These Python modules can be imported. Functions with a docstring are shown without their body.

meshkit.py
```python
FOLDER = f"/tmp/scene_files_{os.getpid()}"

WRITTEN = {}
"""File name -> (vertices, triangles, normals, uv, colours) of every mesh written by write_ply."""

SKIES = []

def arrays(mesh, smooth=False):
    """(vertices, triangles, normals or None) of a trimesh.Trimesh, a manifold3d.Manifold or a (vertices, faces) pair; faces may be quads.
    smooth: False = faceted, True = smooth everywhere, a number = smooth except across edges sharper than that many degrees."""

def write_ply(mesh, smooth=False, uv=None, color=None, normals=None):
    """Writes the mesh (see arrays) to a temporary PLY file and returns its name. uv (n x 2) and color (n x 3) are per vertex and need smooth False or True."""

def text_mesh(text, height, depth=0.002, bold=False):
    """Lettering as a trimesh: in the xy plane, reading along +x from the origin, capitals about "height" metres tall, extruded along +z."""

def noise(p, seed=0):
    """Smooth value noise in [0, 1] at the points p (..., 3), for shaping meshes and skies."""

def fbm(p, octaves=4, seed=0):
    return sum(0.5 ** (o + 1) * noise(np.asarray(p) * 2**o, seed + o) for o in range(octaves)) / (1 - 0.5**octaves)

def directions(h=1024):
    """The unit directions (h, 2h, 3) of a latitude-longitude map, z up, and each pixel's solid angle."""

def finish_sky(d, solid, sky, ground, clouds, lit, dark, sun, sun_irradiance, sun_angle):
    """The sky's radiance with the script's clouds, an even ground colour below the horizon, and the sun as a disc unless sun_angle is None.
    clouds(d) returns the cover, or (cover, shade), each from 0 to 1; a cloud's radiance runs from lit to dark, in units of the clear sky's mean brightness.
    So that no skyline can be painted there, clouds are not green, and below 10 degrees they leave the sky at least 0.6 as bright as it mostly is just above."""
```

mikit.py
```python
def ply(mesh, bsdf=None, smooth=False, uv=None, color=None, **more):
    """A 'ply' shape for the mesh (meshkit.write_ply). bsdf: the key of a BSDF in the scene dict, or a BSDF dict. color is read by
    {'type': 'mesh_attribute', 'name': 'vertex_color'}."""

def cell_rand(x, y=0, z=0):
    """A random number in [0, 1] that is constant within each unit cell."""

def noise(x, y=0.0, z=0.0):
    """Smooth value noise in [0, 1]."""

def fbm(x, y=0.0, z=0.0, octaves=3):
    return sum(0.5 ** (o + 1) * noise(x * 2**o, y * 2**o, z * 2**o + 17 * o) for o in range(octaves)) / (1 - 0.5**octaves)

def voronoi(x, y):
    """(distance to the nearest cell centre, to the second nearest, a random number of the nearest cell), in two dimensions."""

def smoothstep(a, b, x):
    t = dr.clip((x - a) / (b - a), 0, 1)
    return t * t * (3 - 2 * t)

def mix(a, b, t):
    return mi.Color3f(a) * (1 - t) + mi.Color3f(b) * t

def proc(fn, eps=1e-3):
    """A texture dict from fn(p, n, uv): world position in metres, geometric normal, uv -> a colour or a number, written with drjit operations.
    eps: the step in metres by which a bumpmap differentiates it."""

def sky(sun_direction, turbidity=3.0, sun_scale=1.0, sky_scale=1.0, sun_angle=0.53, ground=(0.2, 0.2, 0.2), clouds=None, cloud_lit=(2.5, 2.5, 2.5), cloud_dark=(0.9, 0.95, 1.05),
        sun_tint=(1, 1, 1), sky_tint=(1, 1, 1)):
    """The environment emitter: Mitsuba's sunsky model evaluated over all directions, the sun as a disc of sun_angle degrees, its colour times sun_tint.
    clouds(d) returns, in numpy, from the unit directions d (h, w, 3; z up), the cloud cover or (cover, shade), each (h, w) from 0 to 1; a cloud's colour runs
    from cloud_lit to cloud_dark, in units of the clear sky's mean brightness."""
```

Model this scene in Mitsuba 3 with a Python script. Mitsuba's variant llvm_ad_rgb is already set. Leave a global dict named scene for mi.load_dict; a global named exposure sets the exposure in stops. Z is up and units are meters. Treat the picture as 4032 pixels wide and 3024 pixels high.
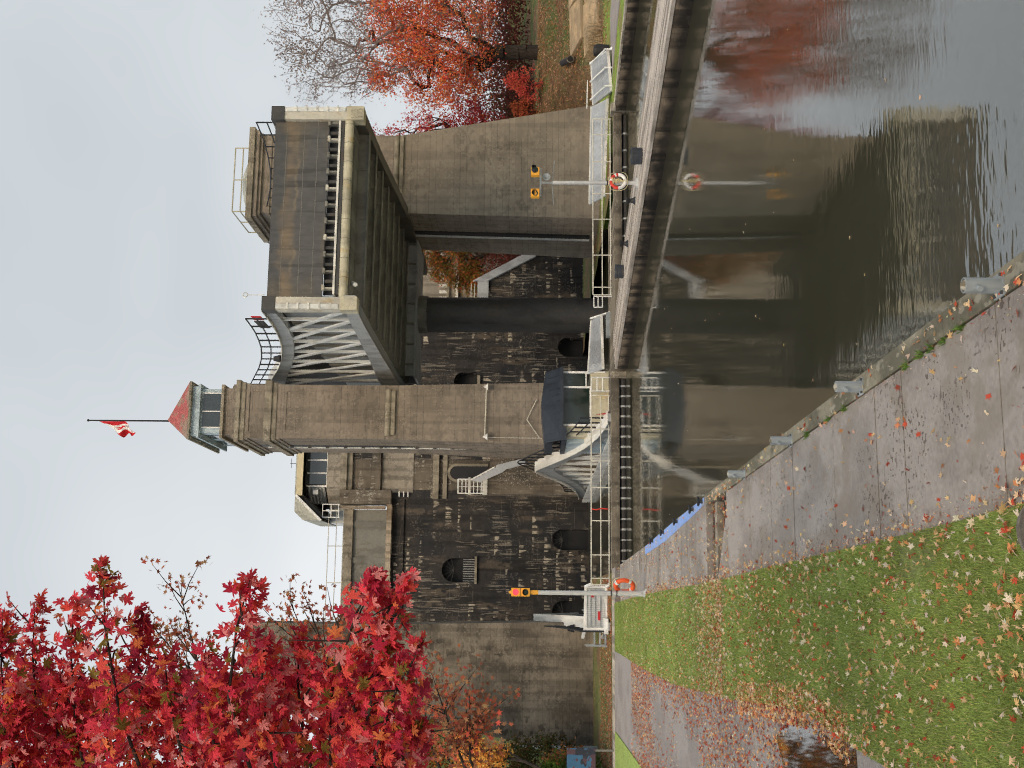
import math, random
import numpy as np
import trimesh, shapely
import drjit as dr
import mitsuba as mi
import mikit
from mikit import noise, fbm, cell_rand, smoothstep, mix, proc
from meshkit import fbm as nfbm

T = mi.ScalarTransform4f
scene, labels = {}, {}

# ---------------------------------------------------------------- camera (held on its side: the picture is a quarter turn anticlockwise)
YAW, PITCH, ROLL = math.radians(10.6), math.radians(1.42), 0.007
EYE = np.array([0.0, 0.0, 4.0])
FWD = np.array([math.sin(YAW) * math.cos(PITCH), math.cos(YAW) * math.cos(PITCH), math.sin(PITCH)])
R0 = np.array([math.cos(YAW), -math.sin(YAW), 0.0])
RIGHT = R0 * math.cos(ROLL) + np.cross(R0, FWD) * math.sin(ROLL)
scene['camera'] = {'type': 'perspective', 'fov': 47.34, 'fov_axis': 'x', 'near_clip': 0.1, 'far_clip': 4000.0,
                   'to_world': T().look_at(origin=EYE.tolist(), target=(EYE + FWD).tolist(), up=RIGHT.tolist())}


# ---------------------------------------------------------------- sky and exposure
def cloud_cover(d):
    p = d / np.maximum(d[..., 2:3] + 0.25, 0.1)
    a = nfbm(p * 1.1, 4, 3)
    el = np.clip(d[..., 2], 0, 1)
    b = nfbm(p * [2.6, 1.2, 1.0] + 5, 4, 8)
    return 1.0, np.clip(0.22 + 1.4 * (a - 0.47) + 0.7 * (b - .5) + 0.60 * np.clip(el, 0, 0.6), 0, 1)


scene['sky'] = mikit.sky([-0.17, -0.78, 0.60], turbidity=4, sun_scale=0.42, sun_angle=24, clouds=cloud_cover,
                         cloud_lit=(2.48, 2.57, 2.64), cloud_dark=(1.52, 1.68, 1.80), sun_tint=(1.0, 0.96, 0.91))
exposure = 1.80


# ---------------------------------------------------------------- helpers
class MB:
    """Collects shapes into one mesh."""

    def __init__(self):
        self.v, self.f, self.n = [], [], 0

    def add(self, v, f):
        v = np.asarray(v, float)
        self.v.append(v)
        self.f.append(np.asarray(f, int) + self.n)
        self.n += len(v)
        return self

    def tm(self, m):
        return self.add(m.vertices, m.faces)

    def box(self, x0, x1, y0, y1, z0, z1):
        v = [(x, y, z) for x in (x0, x1) for y in (y0, y1) for z in (z0, z1)]
        f = [(0, 1, 3), (0, 3, 2), (4, 6, 7), (4, 7, 5), (0, 4, 5), (0, 5, 1), (2, 3, 7), (2, 7, 6), (0, 2, 6), (0, 6, 4), (1, 5, 7), (1, 7, 3)]
        return self.add(v, f)

    def bar(self, p, q, w, h, side=None):
        """A rectangular beam from p to q, w wide (horizontally, across) and h high."""
        p, q = np.asarray(p, float), np.asarray(q, float)
        d = (q - p) / np.linalg.norm(q - p)
        s = np.asarray(side, float) if side is not None else np.cross(d, [0, 0, 1] if abs(d[2]) < .95 else [0, 1, 0])
        s = s - d * (s @ d)
        s /= np.linalg.norm(s)
        u = np.cross(s, d)
        v = [e + s * a * w / 2 + u * b * h / 2 for e in (p, q) for a, b in ((-1, -1), (1, -1), (1, 1), (-1, 1))]
        return self.add(v, [(0, 1, 2), (0, 2, 3), (4, 6, 5), (4, 7, 6), (0, 4, 5), (0, 5, 1), (1, 5, 6), (1, 6, 2), (2, 6, 7), (2, 7, 3), (3, 7, 4), (3, 4, 0)])

    def tube(self, pts, r, n=8, cap=True):
        pts = np.asarray(pts, float)
        r = np.broadcast_to(np.asarray(r, float), len(pts))
        t = np.gradient(pts, axis=0)
        t /= np.maximum(np.linalg.norm(t, axis=1, keepdims=True), 1e-9)
        a = np.array([0, 0, 1.0]) if abs(t[0][2]) < .9 else np.array([1.0, 0, 0])
        rings = []
        for i in range(len(pts)):
            a = a - t[i] * (a @ t[i])
            a /= np.linalg.norm(a)
            b = np.cross(t[i], a)
            th = np.arange(n) * 2 * math.pi / n
            rings.append(pts[i] + r[i] * (np.cos(th)[:, None] * a + np.sin(th)[:, None] * b))
        v = np.vstack(rings)
        f = []
        for i in range(len(pts) - 1):
            for k in range(n):
                k2 = (k + 1) % n
                f += [(i * n + k, i * n + k2, (i + 1) * n + k2), (i * n + k, (i + 1) * n + k2, (i + 1) * n + k)]
        if cap:
            for k in range(1, n - 1):
                f.append((0, k + 1, k))
                o = (len(pts) - 1) * n
                f.append((o, o + k, o + k + 1))
        return self.add(v, f)

    def prism(self, poly, axis, lo, hi):
        """axis y: poly is (x, z), drawn from y = lo to hi; axis z: poly is (x, y); axis x: poly is (y, z)."""
        m = trimesh.creation.extrude_polygon(shapely.Polygon(poly) if not isinstance(poly, shapely.Polygon) else poly, hi - lo, engine='earcut')
        a = m.vertices
        if axis == 'z':
            v = np.c_[a[:, 0], a[:, 1], a[:, 2] + lo]
        elif axis == 'y':
            v = np.c_[a[:, 0], a[:, 2] + lo, a[:, 1]]
        else:
            v = np.c_[a[:, 2] + lo, a[:, 0], a[:, 1]]
        return self.add(v, m.faces if axis != 'y' else m.faces[:, ::-1])

    def lathe(self, prof, c, n=24):
        """prof: (radius, height) pairs round a vertical axis at c."""
        m = trimesh.creation.revolve(np.asarray(prof, float), sections=n)
        return self.add(m.vertices + np.asarray(c, float), m.faces)

    def torus(self, c, R, r, ax_u, ax_v, a0=0.0, a1=2 * math.pi, n=40, k=12):
        u, v = np.asarray(ax_u, float), np.asarray(ax_v, float)
        w = np.cross(u, v)
        th = np.linspace(a0, a1, n + 1)
        ph = np.arange(k) * 2 * math.pi / k
        d = np.cos(th)[:, None] * u + np.sin(th)[:, None] * v
        P = np.asarray(c, float) + (R + r * np.cos(ph))[None, :, None] * d[:, None, :] + (r * np.sin(ph))[None, :, None] * w
        f = []
        for i in range(n):
            for j in range(k):
                j2 = (j + 1) % k
                f += [(i * k + j, (i + 1) * k + j, (i + 1) * k + j2), (i * k + j, (i + 1) * k + j2, i * k + j2)]
        return self.add(P.reshape(-1, 3), f)

    def mesh(self):
        return trimesh.Trimesh(np.vstack(self.v), np.vstack(self.f), process=False)


_seen = {}


def numbered(name):
    if name not in _seen and name not in scene:
        _seen[name] = 0
        return name
    _seen[name] = _seen.get(name, 0) + 1
    return f'{name}_{_seen[name]:03d}'


def thing(name, label, cat, group=None):
    key = numbered(name)
    labels[key] = {'label': label, 'category': cat}
    if group:
        labels[key]['group'] = group
    return key


def obj(name, mb, mat, parent=None, smooth=False, label=None, kind=None, **more):
    key = numbered((parent + '__' if parent else '') + name)
    m = mb.mesh() if isinstance(mb, MB) else mb
    scene[key] = mikit.ply(m, mat, smooth=smooth, **more)
    if label or kind:
        labels.setdefault(key, {})
        if label:
            labels[key]['label'] = label
        if kind:
            labels[key]['kind'] = kind
    return key


def struct(name, mb, mat, label, smooth=False, **more):
    return obj(name, mb, mat, None, smooth, label, 'structure', **more)


def one(name, mb, mat, label, cat, group=None, smooth=False, **more):
    key = obj(name, mb, mat, None, smooth, label, None, **more)
    labels[key]['category'] = cat
    if group:
        labels[key]['group'] = group
    return key


def mat(name, color, rough=0.8, metallic=0.0, spec=0.4, bump=None, eps=0.01, bscale=1.0, **kw):
    col = proc(color, eps) if callable(color) else {'type': 'rgb', 'value': list(color)}
    b = {'type': 'principled', 'base_color': col, 'roughness': rough, 'metallic': metallic, 'specular': spec, **kw}
    if callable(rough):
        b['roughness'] = proc(rough)
    if bump:
        b = {'type': 'bumpmap', 'relief': proc(bump, eps), 'scale': bscale, 'nested': b}
    scene[name] = {'type': 'twosided', 'inner': b}
    return name


def leafmat(name, color=None, trans=0.7, rough=0.55):
    col = {'type': 'mesh_attribute', 'name': 'vertex_color'} if color is None else {'type': 'rgb', 'value': list(color)}
    scene[name] = {'type': 'principledthin', 'base_color': col, 'roughness': rough, 'diff_trans': trans, 'spec_trans': 0.0, 'eta': 1.4}
    return name


# ---------------------------------------------------------------- materials
def across(p, n):
    return dr.select(dr.abs(n.x) > dr.abs(n.y), p.y, p.x)


def concrete(base, dark, light, seed, pour=0.46, mott=0.6, spots=0.4, eff=0.0, streak=0.4, lines=0.35, wet=0.0, blot=0.26):
    def fn(p, n, uv):
        u, z = across(p, n) + seed * 7.3, p.z
        a = fbm(u * 0.55, z * 0.7, seed, 4)
        b = fbm(u * 4.0, z * 6.0, seed + 3, 3)
        s = fbm(u * 2.6, z * 0.16, seed + 9, 4)
        c = mix(base, dark, mott * smoothstep(0.42, 0.66, a * 0.62 + b * 0.38))
        c = c * (0.72 + 0.56 * b) * (1 - streak * smoothstep(0.45, 0.72, s))
        t = z / pour
        i = dr.floor(t)
        fr = t - i
        r = cell_rand(i, seed)
        wob = noise(u * 0.8, i, seed)
        ln = (1 - smoothstep(0.0, 0.06, dr.abs(fr - 0.1))) * smoothstep(0.25, 0.6, r * 0.6 + wob * 0.5)
        c = c * (1 - lines * ln) * (0.93 + 0.14 * cell_rand(i, seed + 5))
        sp = smoothstep(0.66, 0.84, noise(u * 11, z * 11, seed)) * smoothstep(0.45, 0.65, fbm(u * 0.7, z * 0.8, seed + 4, 2))
        c = mix(c, light, spots * sp)
        # board-marked blotches
        bl = smoothstep(0.56, 0.63, fbm(u * 2.3, z * 2.9, seed + 12, 4)) * smoothstep(0.40, 0.62, fbm(u * 0.35, z * 0.3, seed + 2, 2))
        c = c * (1 - blot * bl)
        if eff:
            reg = smoothstep(0.46, 0.60, fbm(u * 0.42, z * 0.42, seed + 21, 3))
            t2 = z / 1.25 + 0.25 * noise(u * 0.3, 0, seed + 2)
            i2 = dr.floor(t2)
            g2 = t2 - i2
            ln2 = 0.10 + 0.85 * noise(u * 3.3, i2 * 5.7, seed + 33) * noise(u * 0.9, i2 * 2.3, seed + 35)
            drip = smoothstep(0.50, 0.62, fbm(u * 7.0, i2 * 3.1, seed + 31, 3)) * smoothstep(0.0, 0.14, g2 - (1 - ln2)) * (0.35 + 0.9 * noise(u * 26, z * 7, seed))
            l2 = (1 - smoothstep(0.0, 0.045, dr.abs(fr - 0.1))) * smoothstep(0.5, 0.75, noise(u * 1.3, i * 3.7, seed + 8)) * smoothstep(0.4, .7, r)
            tan = smoothstep(0.50, 0.66, fbm(u * 1.5, z * 0.22, seed + 41, 5)) * smoothstep(.40, .62, fbm(u * .35, z * .35, seed + 44, 3)) * smoothstep(.3, .6, fbm(u * 3, z * 2, seed + 47, 3))
            c = mix(c, [0.125, 0.10, 0.074], 0.62 * tan)
            old = smoothstep(0.60, 0.70, fbm(u * 11, z * 0.7, seed + 51, 3)) * smoothstep(.50, .62, fbm(u * .5, z * .5, seed + 53, 3))
            c = mix(c, light, eff * dr.clip(reg * drip + 0.32 * l2 + .30 * old, 0, 1))
        if wet:
            c = c * (1 - wet * (1 - smoothstep(-0.7, -0.25, z + 0.25 * (noise(u * 2.2, 1.0, seed) - .5))))
        return c
    return fn


mat('concrete_tower', concrete([.245, .212, .176], [.165, .14, .114], [.40, .36, .30], 1, spots=.3, streak=.2, blot=.2, lines=.4), .9)
mat('concrete_wing', concrete([.225, .197, .16], [.105, .092, .075], [.36, .33, .28], 4, mott=.95, spots=.22, streak=.3, lines=.35, blot=.5), .9)
mat('concrete_east', concrete([.285, .245, .20], [.20, .172, .142], [.42, .38, .33], 6, mott=.6, spots=.25, streak=.15, blot=.2, lines=.4), .9)
mat('concrete_pale', concrete([.33, .30, .25], [.22, .20, .17], [.5, .47, .42], 3, spots=.35, lines=.15), .9)
mat('concrete_trim', concrete([.31, .28, .22], [.17, .15, .12], [.48, .45, .38], 8, spots=.4, lines=.1, streak=.3), .9)
mat('concrete_black', concrete([.034, .031, .030], [.014, .017, .022], [.50, .45, .37], 11, eff=.95, mott=.9, spots=.12, streak=.5, lines=.25), .75)
mat('concrete_rear', concrete([.17, .145, .115], [.09, .08, .066], [.62, .6, .55], 14, eff=.35, mott=.8, spots=.35), .9)
mat('concrete_pier', concrete([.21, .165, .12], [.05, .043, .036], [.3, .26, .2], 17, mott=.95, wet=.85, streak=.7, lines=.2), .85)
mat('concrete_beam', concrete([.165, .145, .115], [.10, .09, .075], [.3, .28, .23], 19, wet=.5, lines=0.1), .9)
mat('stone_ledge', concrete([.42, .36, .28], [.26, .18, .11], [.6, .55, .48], 23, mott=.9, lines=.0), .9)


def pier_top(p, n, uv):
    d = p.x * 0.979 + p.y * 0.205
    a = fbm(d * 7, p.y * 0.25, 3, 4)
    b = fbm(p.x * 5, p.y * 5, 1, 3)
    c = mix([.42, .38, .34], [.20, .175, .15], smoothstep(.38, .62, a))
    return c * (.7 + .5 * b)


mat('pier_top', pier_top, .65)


def pavement(p, n, uv):
    a = fbm(p.x * 1.1, p.y * 0.7, 2, 4)
    b = fbm(p.x * 26, p.y * 26, 5, 3)
    s = fbm(p.x * 0.55, p.y * 7.0, 7, 4)
    c = mix([.275, .255, .24], [.205, .188, .175], smoothstep(.38, .66, a))
    c = c * (.80 + .40 * b)
    c = mix(c, [.19, .165, .135], .55 * smoothstep(.52, .72, fbm(p.x * 2.3, p.y * 1.7, 19, 4)))
    c = c * (1 - .5 * smoothstep(.62, .76, s) * smoothstep(26, 34, p.y))
    sp = smoothstep(.74, .82, noise(p.x * 30, p.y * 30, 4)) * smoothstep(.42, .6, fbm(p.x * 1.6, p.y * 1.6, 11, 2))
    return mix(c, [.07, .055, .045], .8 * sp)


mat('pavement', pavement, .85, bump=lambda p, n, uv: fbm(p.x * 40, p.y * 40, 1, 2) * 0.004, eps=.004)


def coping(p, n, uv):
    a = fbm(p.x * 3, p.y * 1.3, 9, 4)
    b = fbm(p.x * 22, p.y * 22, 5, 3)
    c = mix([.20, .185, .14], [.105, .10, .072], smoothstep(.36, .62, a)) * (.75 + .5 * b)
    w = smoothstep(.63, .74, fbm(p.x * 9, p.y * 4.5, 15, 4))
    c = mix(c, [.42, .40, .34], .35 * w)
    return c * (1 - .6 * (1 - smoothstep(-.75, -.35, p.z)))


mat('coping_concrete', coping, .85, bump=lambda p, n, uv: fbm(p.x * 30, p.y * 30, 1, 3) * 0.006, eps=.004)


def asphalt(p, n, uv):
    a = fbm(p.x * .8, p.y * .5, 2, 4)
    b = fbm(p.x * 30, p.y * 30, 5, 3)
    return mix([.225, .21, .205], [.185, .17, .165], smoothstep(.35, .65, a)) * (.75 + .5 * b)


mat('asphalt', asphalt, .85)


def lawn_soil(p, n, uv):
    a = fbm(p.x * 1.5, p.y * .8, 2, 4)
    b = fbm(p.x * 18, p.y * 10, 5, 3)
    c = mix([.165, .225, .058], [.13, .155, .05], smoothstep(.35, .65, a))
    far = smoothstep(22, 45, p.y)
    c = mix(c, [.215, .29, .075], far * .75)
    return c * (.55 + .85 * b)


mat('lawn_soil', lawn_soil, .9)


def hill_soil(p, n, uv):
    a = fbm(p.x * .35, p.y * .35 + p.z * .5, 2, 4)
    b = fbm(p.x * 3.2, p.y * 2.6, p.z * 3, 4)
    k = fbm(p.x * 11, p.y * 9, p.z * 9, 3)
    c = mix([.095, .10, .04], [.125, .08, .045], smoothstep(.40, .62, a))
    c = mix(c, [.07, .095, .03], smoothstep(.60, .8, noise(p.x * .5, p.y * .5, 8)))
    c = mix(c, [.30, .17, .08], .5 * smoothstep(.56, .74, b))
    return c * (.4 + 1.15 * k)


mat('hill_soil', hill_soil, .95)
mat('bank_grass', lambda p, n, uv: mix([.14, .22, .035], [.15, .14, .05], smoothstep(.4, .62, fbm(p.x * .8, p.y * .8, 3, 4))) * (.6 + .8 * fbm(p.x * 9, p.y * 9, 2, 3)), .9)
mat('ground_soil', (.09, .08, .05), .95)


def paint(base, rust, seed, amt=.5):
    def fn(p, n, uv):
        u = across(p, n)
        a = fbm(u * 1.2, p.z * .5, seed, 4)
        b = fbm(u * 9, p.z * 9, seed + 1, 3)
        c = mix(base, [base[0] * .55, base[1] * .55, base[2] * .55], .6 * smoothstep(.45, .7, a))
        c = mix(c, rust, amt * smoothstep(.64, .75, fbm(u * 2.6, p.z * 1.6, seed + 6, 4)))
        return c * (.85 + .3 * b)
    return fn


mat('steel_grey', paint([.33, .35, .36], [.26, .22, .16], 2, .2), .5, spec=.5)
mat('steel_light', paint([.66, .69, .69], [.42, .36, .25], 5, .25), .5, spec=.5)
mat('steel_pale', paint([.52, .51, .45], [.42, .33, .18], 5, .6), .6)
mat('steel_cream', paint([.50, .475, .36], [.50, .40, .20], 9, .7), .6)
mat('steel_under', paint([.20, .20, .18], [.11, .09, .06], 7, .4), .6)
mat('steel_dark', paint([.060, .062, .064], [.10, .07, .04], 8, .3), .6)
mat('steel_chord', paint([.11, .105, .095], [.14, .10, .06], 27, .4), .6)
mat('post_grey', paint([.50, .52, .53], [.4, .4, .38], 28, .2), .5)
mat('steel_black', (.018, .02, .024), .5)
mat('aluminium', paint([.50, .53, .56], [.5, .5, .5], 12, .1), .42, metallic=.25)
mat('galvanised', paint([.34, .385, .41], [.28, .29, .29], 13, .2), .5, metallic=.15)
mat('rail_paint', paint([.62, .61, .54], [.35, .32, .26], 15, .35), .5)
mat('white_paint', paint([.80, .81, .80], [.62, .6, .55], 16, .15), .45)
mat('white_worn', paint([.72, .72, .68], [.38, .36, .32], 18, .55), .55)
mat('black_rubber', (.022, .022, .024), .6)
mat('red_cloth', (.50, .035, .045), .8)
mat('blue_panel', paint([.40, .50, .56], [.3, .36, .4], 20, .25), .5)
mat('blue_dark', paint([.032, .042, .060], [.026, .033, .045], 21, .3), .42)
mat('window_glass', (.030, .042, .048), .06, spec=.9)
mat('door_glass', (.012, .022, .018), .05, spec=.9)
mat('roof_sheet', paint([.42, .43, .38], [.34, .35, .3], 24, .2), .6)
mat('cream_trim', (.62, .55, .36), .6)


def gate_rust(p, n, uv):
    z, u = p.z, p.x
    w = fbm(u * .35, z * .7, 3, 4)
    zz = z + .8 * (fbm(u * 1.3, z * .4, 5, 4) - .5)
    c = mix([.085, .087, .090], [.105, .098, .083], smoothstep(.42, .66, fbm(u * .25, z * .8, 6, 3)))
    c = mix(c, [.17, .135, .095], smoothstep(18.2, 18.8, zz) * (1 - smoothstep(19.1, 19.5, zz)) * smoothstep(.25, .6, fbm(u * .6, z * .5, 15, 3)))
    c = mix(c, [.21, .175, .12], (1 - smoothstep(.0, .16, dr.abs(zz - 18.5))) * .6 * smoothstep(.3, .6, fbm(u * .9, 2.0, 13, 3)))
    c = c * (1 - .35 * smoothstep(.5, .7, fbm(u * 3.5, z * .25, 19, 3)))
    c = mix(c, [.06, .066, .074], .7 * smoothstep(19.0, 19.5, zz + (w - .5) * 1.6))
    e = smoothstep(1.1, .0, u - 17.6)
    c = mix(c, [.13, .115, .09], .5 * dr.clip(e * smoothstep(.3, .6, w) + (1 - smoothstep(0, 1, 28.05 - u)) * .7, 0, 1))
    return c * (.75 + .5 * fbm(u * 6, z * 3, 8, 3))


mat('gate_rust', gate_rust, .55)


def leaf_lichen(p, n, uv):
    a = fbm(p.x * .9, p.z * 1.1, p.y * .5, 4)
    b = fbm(p.x * 2.6, p.z * 3, p.y, 3)
    c = mix([.27, .19, .15], [.36, .09, .085], smoothstep(.44, .58, a))
    return mix(c, [.17, .16, .12], .7 * smoothstep(.55, .7, b)) * (.7 + .5 * b)


mat('tower_roof', leaf_lichen, .8)


def ripple(p, n, uv):
    g = smoothstep(.35, .7, fbm(p.x * .10, p.y * .06, 3, 2))
    h = 0.003 * fbm(p.x * .5, p.y * 1.9, 1, 3) + (0.0010 + .0026 * g) * fbm(p.x * 2.6, p.y * 9.5, 5, 3) + .0010 * fbm(p.x * 5, p.y * 21, 9, 2)
    return h * (1 - .80 * smoothstep(16, 40, p.y))


mat('water_surface', (.030, .030, .020), .012, spec=1.0, bump=ripple, eps=.02)
scene['water_surface']['inner']['nested'].pop('specular')
scene['water_surface']['inner']['nested']['eta'] = 3.0
mat('puddle_water', (.025, .018, .010), .02, spec=1.0)
mat('bark', lambda p, n, uv: mix([.042, .034, .029], [.026, .022, .019], smoothstep(.4, .6, fbm(p.x * 16, p.y * 16, p.z * 2.5, 3))), .9)
mat('twig_grey', (.24, .205, .195), .9)
leafmat('leaf_mixed', None, .75)
leafmat('grass_blade', None, .5)
LEAF = [(.72, .075, .105), (.78, .115, .095), (.54, .04, .08), (.80, .30, .30), (.36, .036, .07), (.74, .22, .09), (.24, .18, .05)]
for k_, c_ in enumerate(LEAF):
    leafmat(f'leaf_tone_{k_}', c_, .7)
FALL = [(.55, .10, .06), (.66, .30, .14), (.76, .54, .34), (.72, .50, .24), (.30, .09, .06), (.78, .68, .54)]
FALLN = ['red', 'orange', 'tan', 'yellow', 'dark brown', 'pale cream']
for k_, c_ in enumerate(FALL):
    leafmat(f'litter_tone_{k_}', c_, .25)
rng = np.random.default_rng(7)
WZ = -0.86   # water level

# ---------------------------------------------------------------- setting: ground, water, quay, lawn, paths
struct('ground', MB().box(-900, 900, -300, 1600, -2.4, -1.4), 'ground_soil', 'bare earth under and around the canal')
struct('water', MB().add([(1.2, -90, WZ), (60, -90, WZ), (60, 118.2, WZ), (-1.9, 118.2, WZ), (-1.9, 63, WZ), (1.2, 63, WZ)],
                         [(0, 1, 5), (1, 2, 5), (2, 3, 5), (3, 4, 5)]), 'water_surface', 'calm dark canal water mirroring the lift lock and the trees')


def edge_x(y):      # water side of the near quay
    return float(np.interp(y, [-40, 9.4, 18.8, 28.7, 36, 44.8, 59.0, 63.4], [3.0, 2.92, 2.78, 2.60, 2.44, 2.18, 1.93, 1.80]))


def lawn_x(y):      # where the pavement gives way to the lawn
    return float(np.interp(y, [-40, 9.77, 12.6, 19.2, 28.5, 45, 62.7], [.9, .84, .78, .67, .51, .36, .04]))


def path_x(y):      # where the lawn gives way to the asphalt path
    return float(np.interp(y, [-40, 10, 15.0, 18, 20, 25.8, 36, 44.3, 62.9], [-1.9, -1.95, -1.75, -1.55, -1.62, -1.95, -2.31, -2.40, -2.42]))


b = MB()
ys = [-40, 9.4, 18.8, 28.7, 36, 44.8, 59, 63.4]
poly = [(edge_x(y) - .04, y) for y in ys] + [(-2.2, 66.0), (-30, 66.0), (-30, -40)]
b.prism(poly, 'z', -1.4, -0.30)
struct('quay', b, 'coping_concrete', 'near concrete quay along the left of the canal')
# pavement slabs between the lawn and the coping; the two stop-log slots stay open
joints = [4.0, 6.1, 8.2, 10.1, 12.85, 13.9, 15.95, 18.55, 20.35, 22.4, 25.25]
joints2 = [28.3, 31.6, 35.2, 39.4, 45.0, 51.6, 59.0]


def slab(y0, y1, z=0.0, xin=.27):
    g = .017
    p = [(lawn_x(y0 + g) - .25, y0 + g), (edge_x(y0 + g) - xin, y0 + g), (edge_x(y1 - g) - xin, y1 - g), (lawn_x(y1 - g) - .25, y1 - g)]
    m = MB().prism(p, 'z', -.28, z + rng.uniform(-.003, .003))
    obj('slab', m, 'pavement', 'quay')


for y0, y1 in zip(joints[:-1], joints[1:]):
    slab(y0, y1)
for y0, y1 in zip(joints2[:-1], joints2[1:]):
    slab(y0, y1, xin=.02)
obj('slab', MB().prism([(1.55, 25.25), (edge_x(25.3) - .30, 25.26), (edge_x(26.4) - .30, 26.45), (.62, 26.75), (.45, 26.85), (.45, 25.256)], 'z', -.28, -.002), 'pavement', 'quay') if 0 else None
# slot: recessed floor, the strip between its two grooves, wedge of pavement beside it
struct('slot_floor', MB().box(.15, 2.38, 25.2, 28.34, -.299, -.16), 'concrete_pier', 'dark recessed floor of the stop log slots across the quay')
obj('slab', MB().prism([(.30, 26.62), (2.30, 26.62), (2.30, 26.95), (.30, 26.95)], 'z', -.155, -.005), 'concrete_pale', 'quay', label='pale strip between the two stop log slots')
obj('slab', MB().prism([(.30, 25.256), (2.02, 25.256), (.62, 26.60), (.30, 26.60)], 'z', -.155, 0.0), 'pavement', 'quay')
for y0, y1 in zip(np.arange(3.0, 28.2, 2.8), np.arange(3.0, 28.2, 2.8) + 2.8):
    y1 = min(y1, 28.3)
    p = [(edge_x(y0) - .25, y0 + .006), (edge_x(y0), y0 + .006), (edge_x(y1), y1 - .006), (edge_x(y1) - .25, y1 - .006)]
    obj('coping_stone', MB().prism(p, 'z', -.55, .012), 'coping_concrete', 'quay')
# blue painted strip with mooring hooks
bp = [(edge_x(28.6) - .03, 28.6), (edge_x(36) - .03, 36), (edge_x(44.8) - .03, 44.8), (1.84, 44.8), (1.98, 37.6), (2.27, 31), (2.40, 28.6)]
mat('blue_paint', lambda p, n, uv: mix([.20, .32, .64], [.30, .30, .32], .75 * smoothstep(.60, .72, fbm(p.x * 9, p.y * 3, 3, 4))) * (.8 + .4 * fbm(p.x * 20, p.y * 20, 3, 3)), .6)
obj('painted_strip', MB().prism(bp, 'z', .0042, .0082), 'blue_paint', 'quay', label='blue painted mooring strip along the quay edge')

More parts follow.
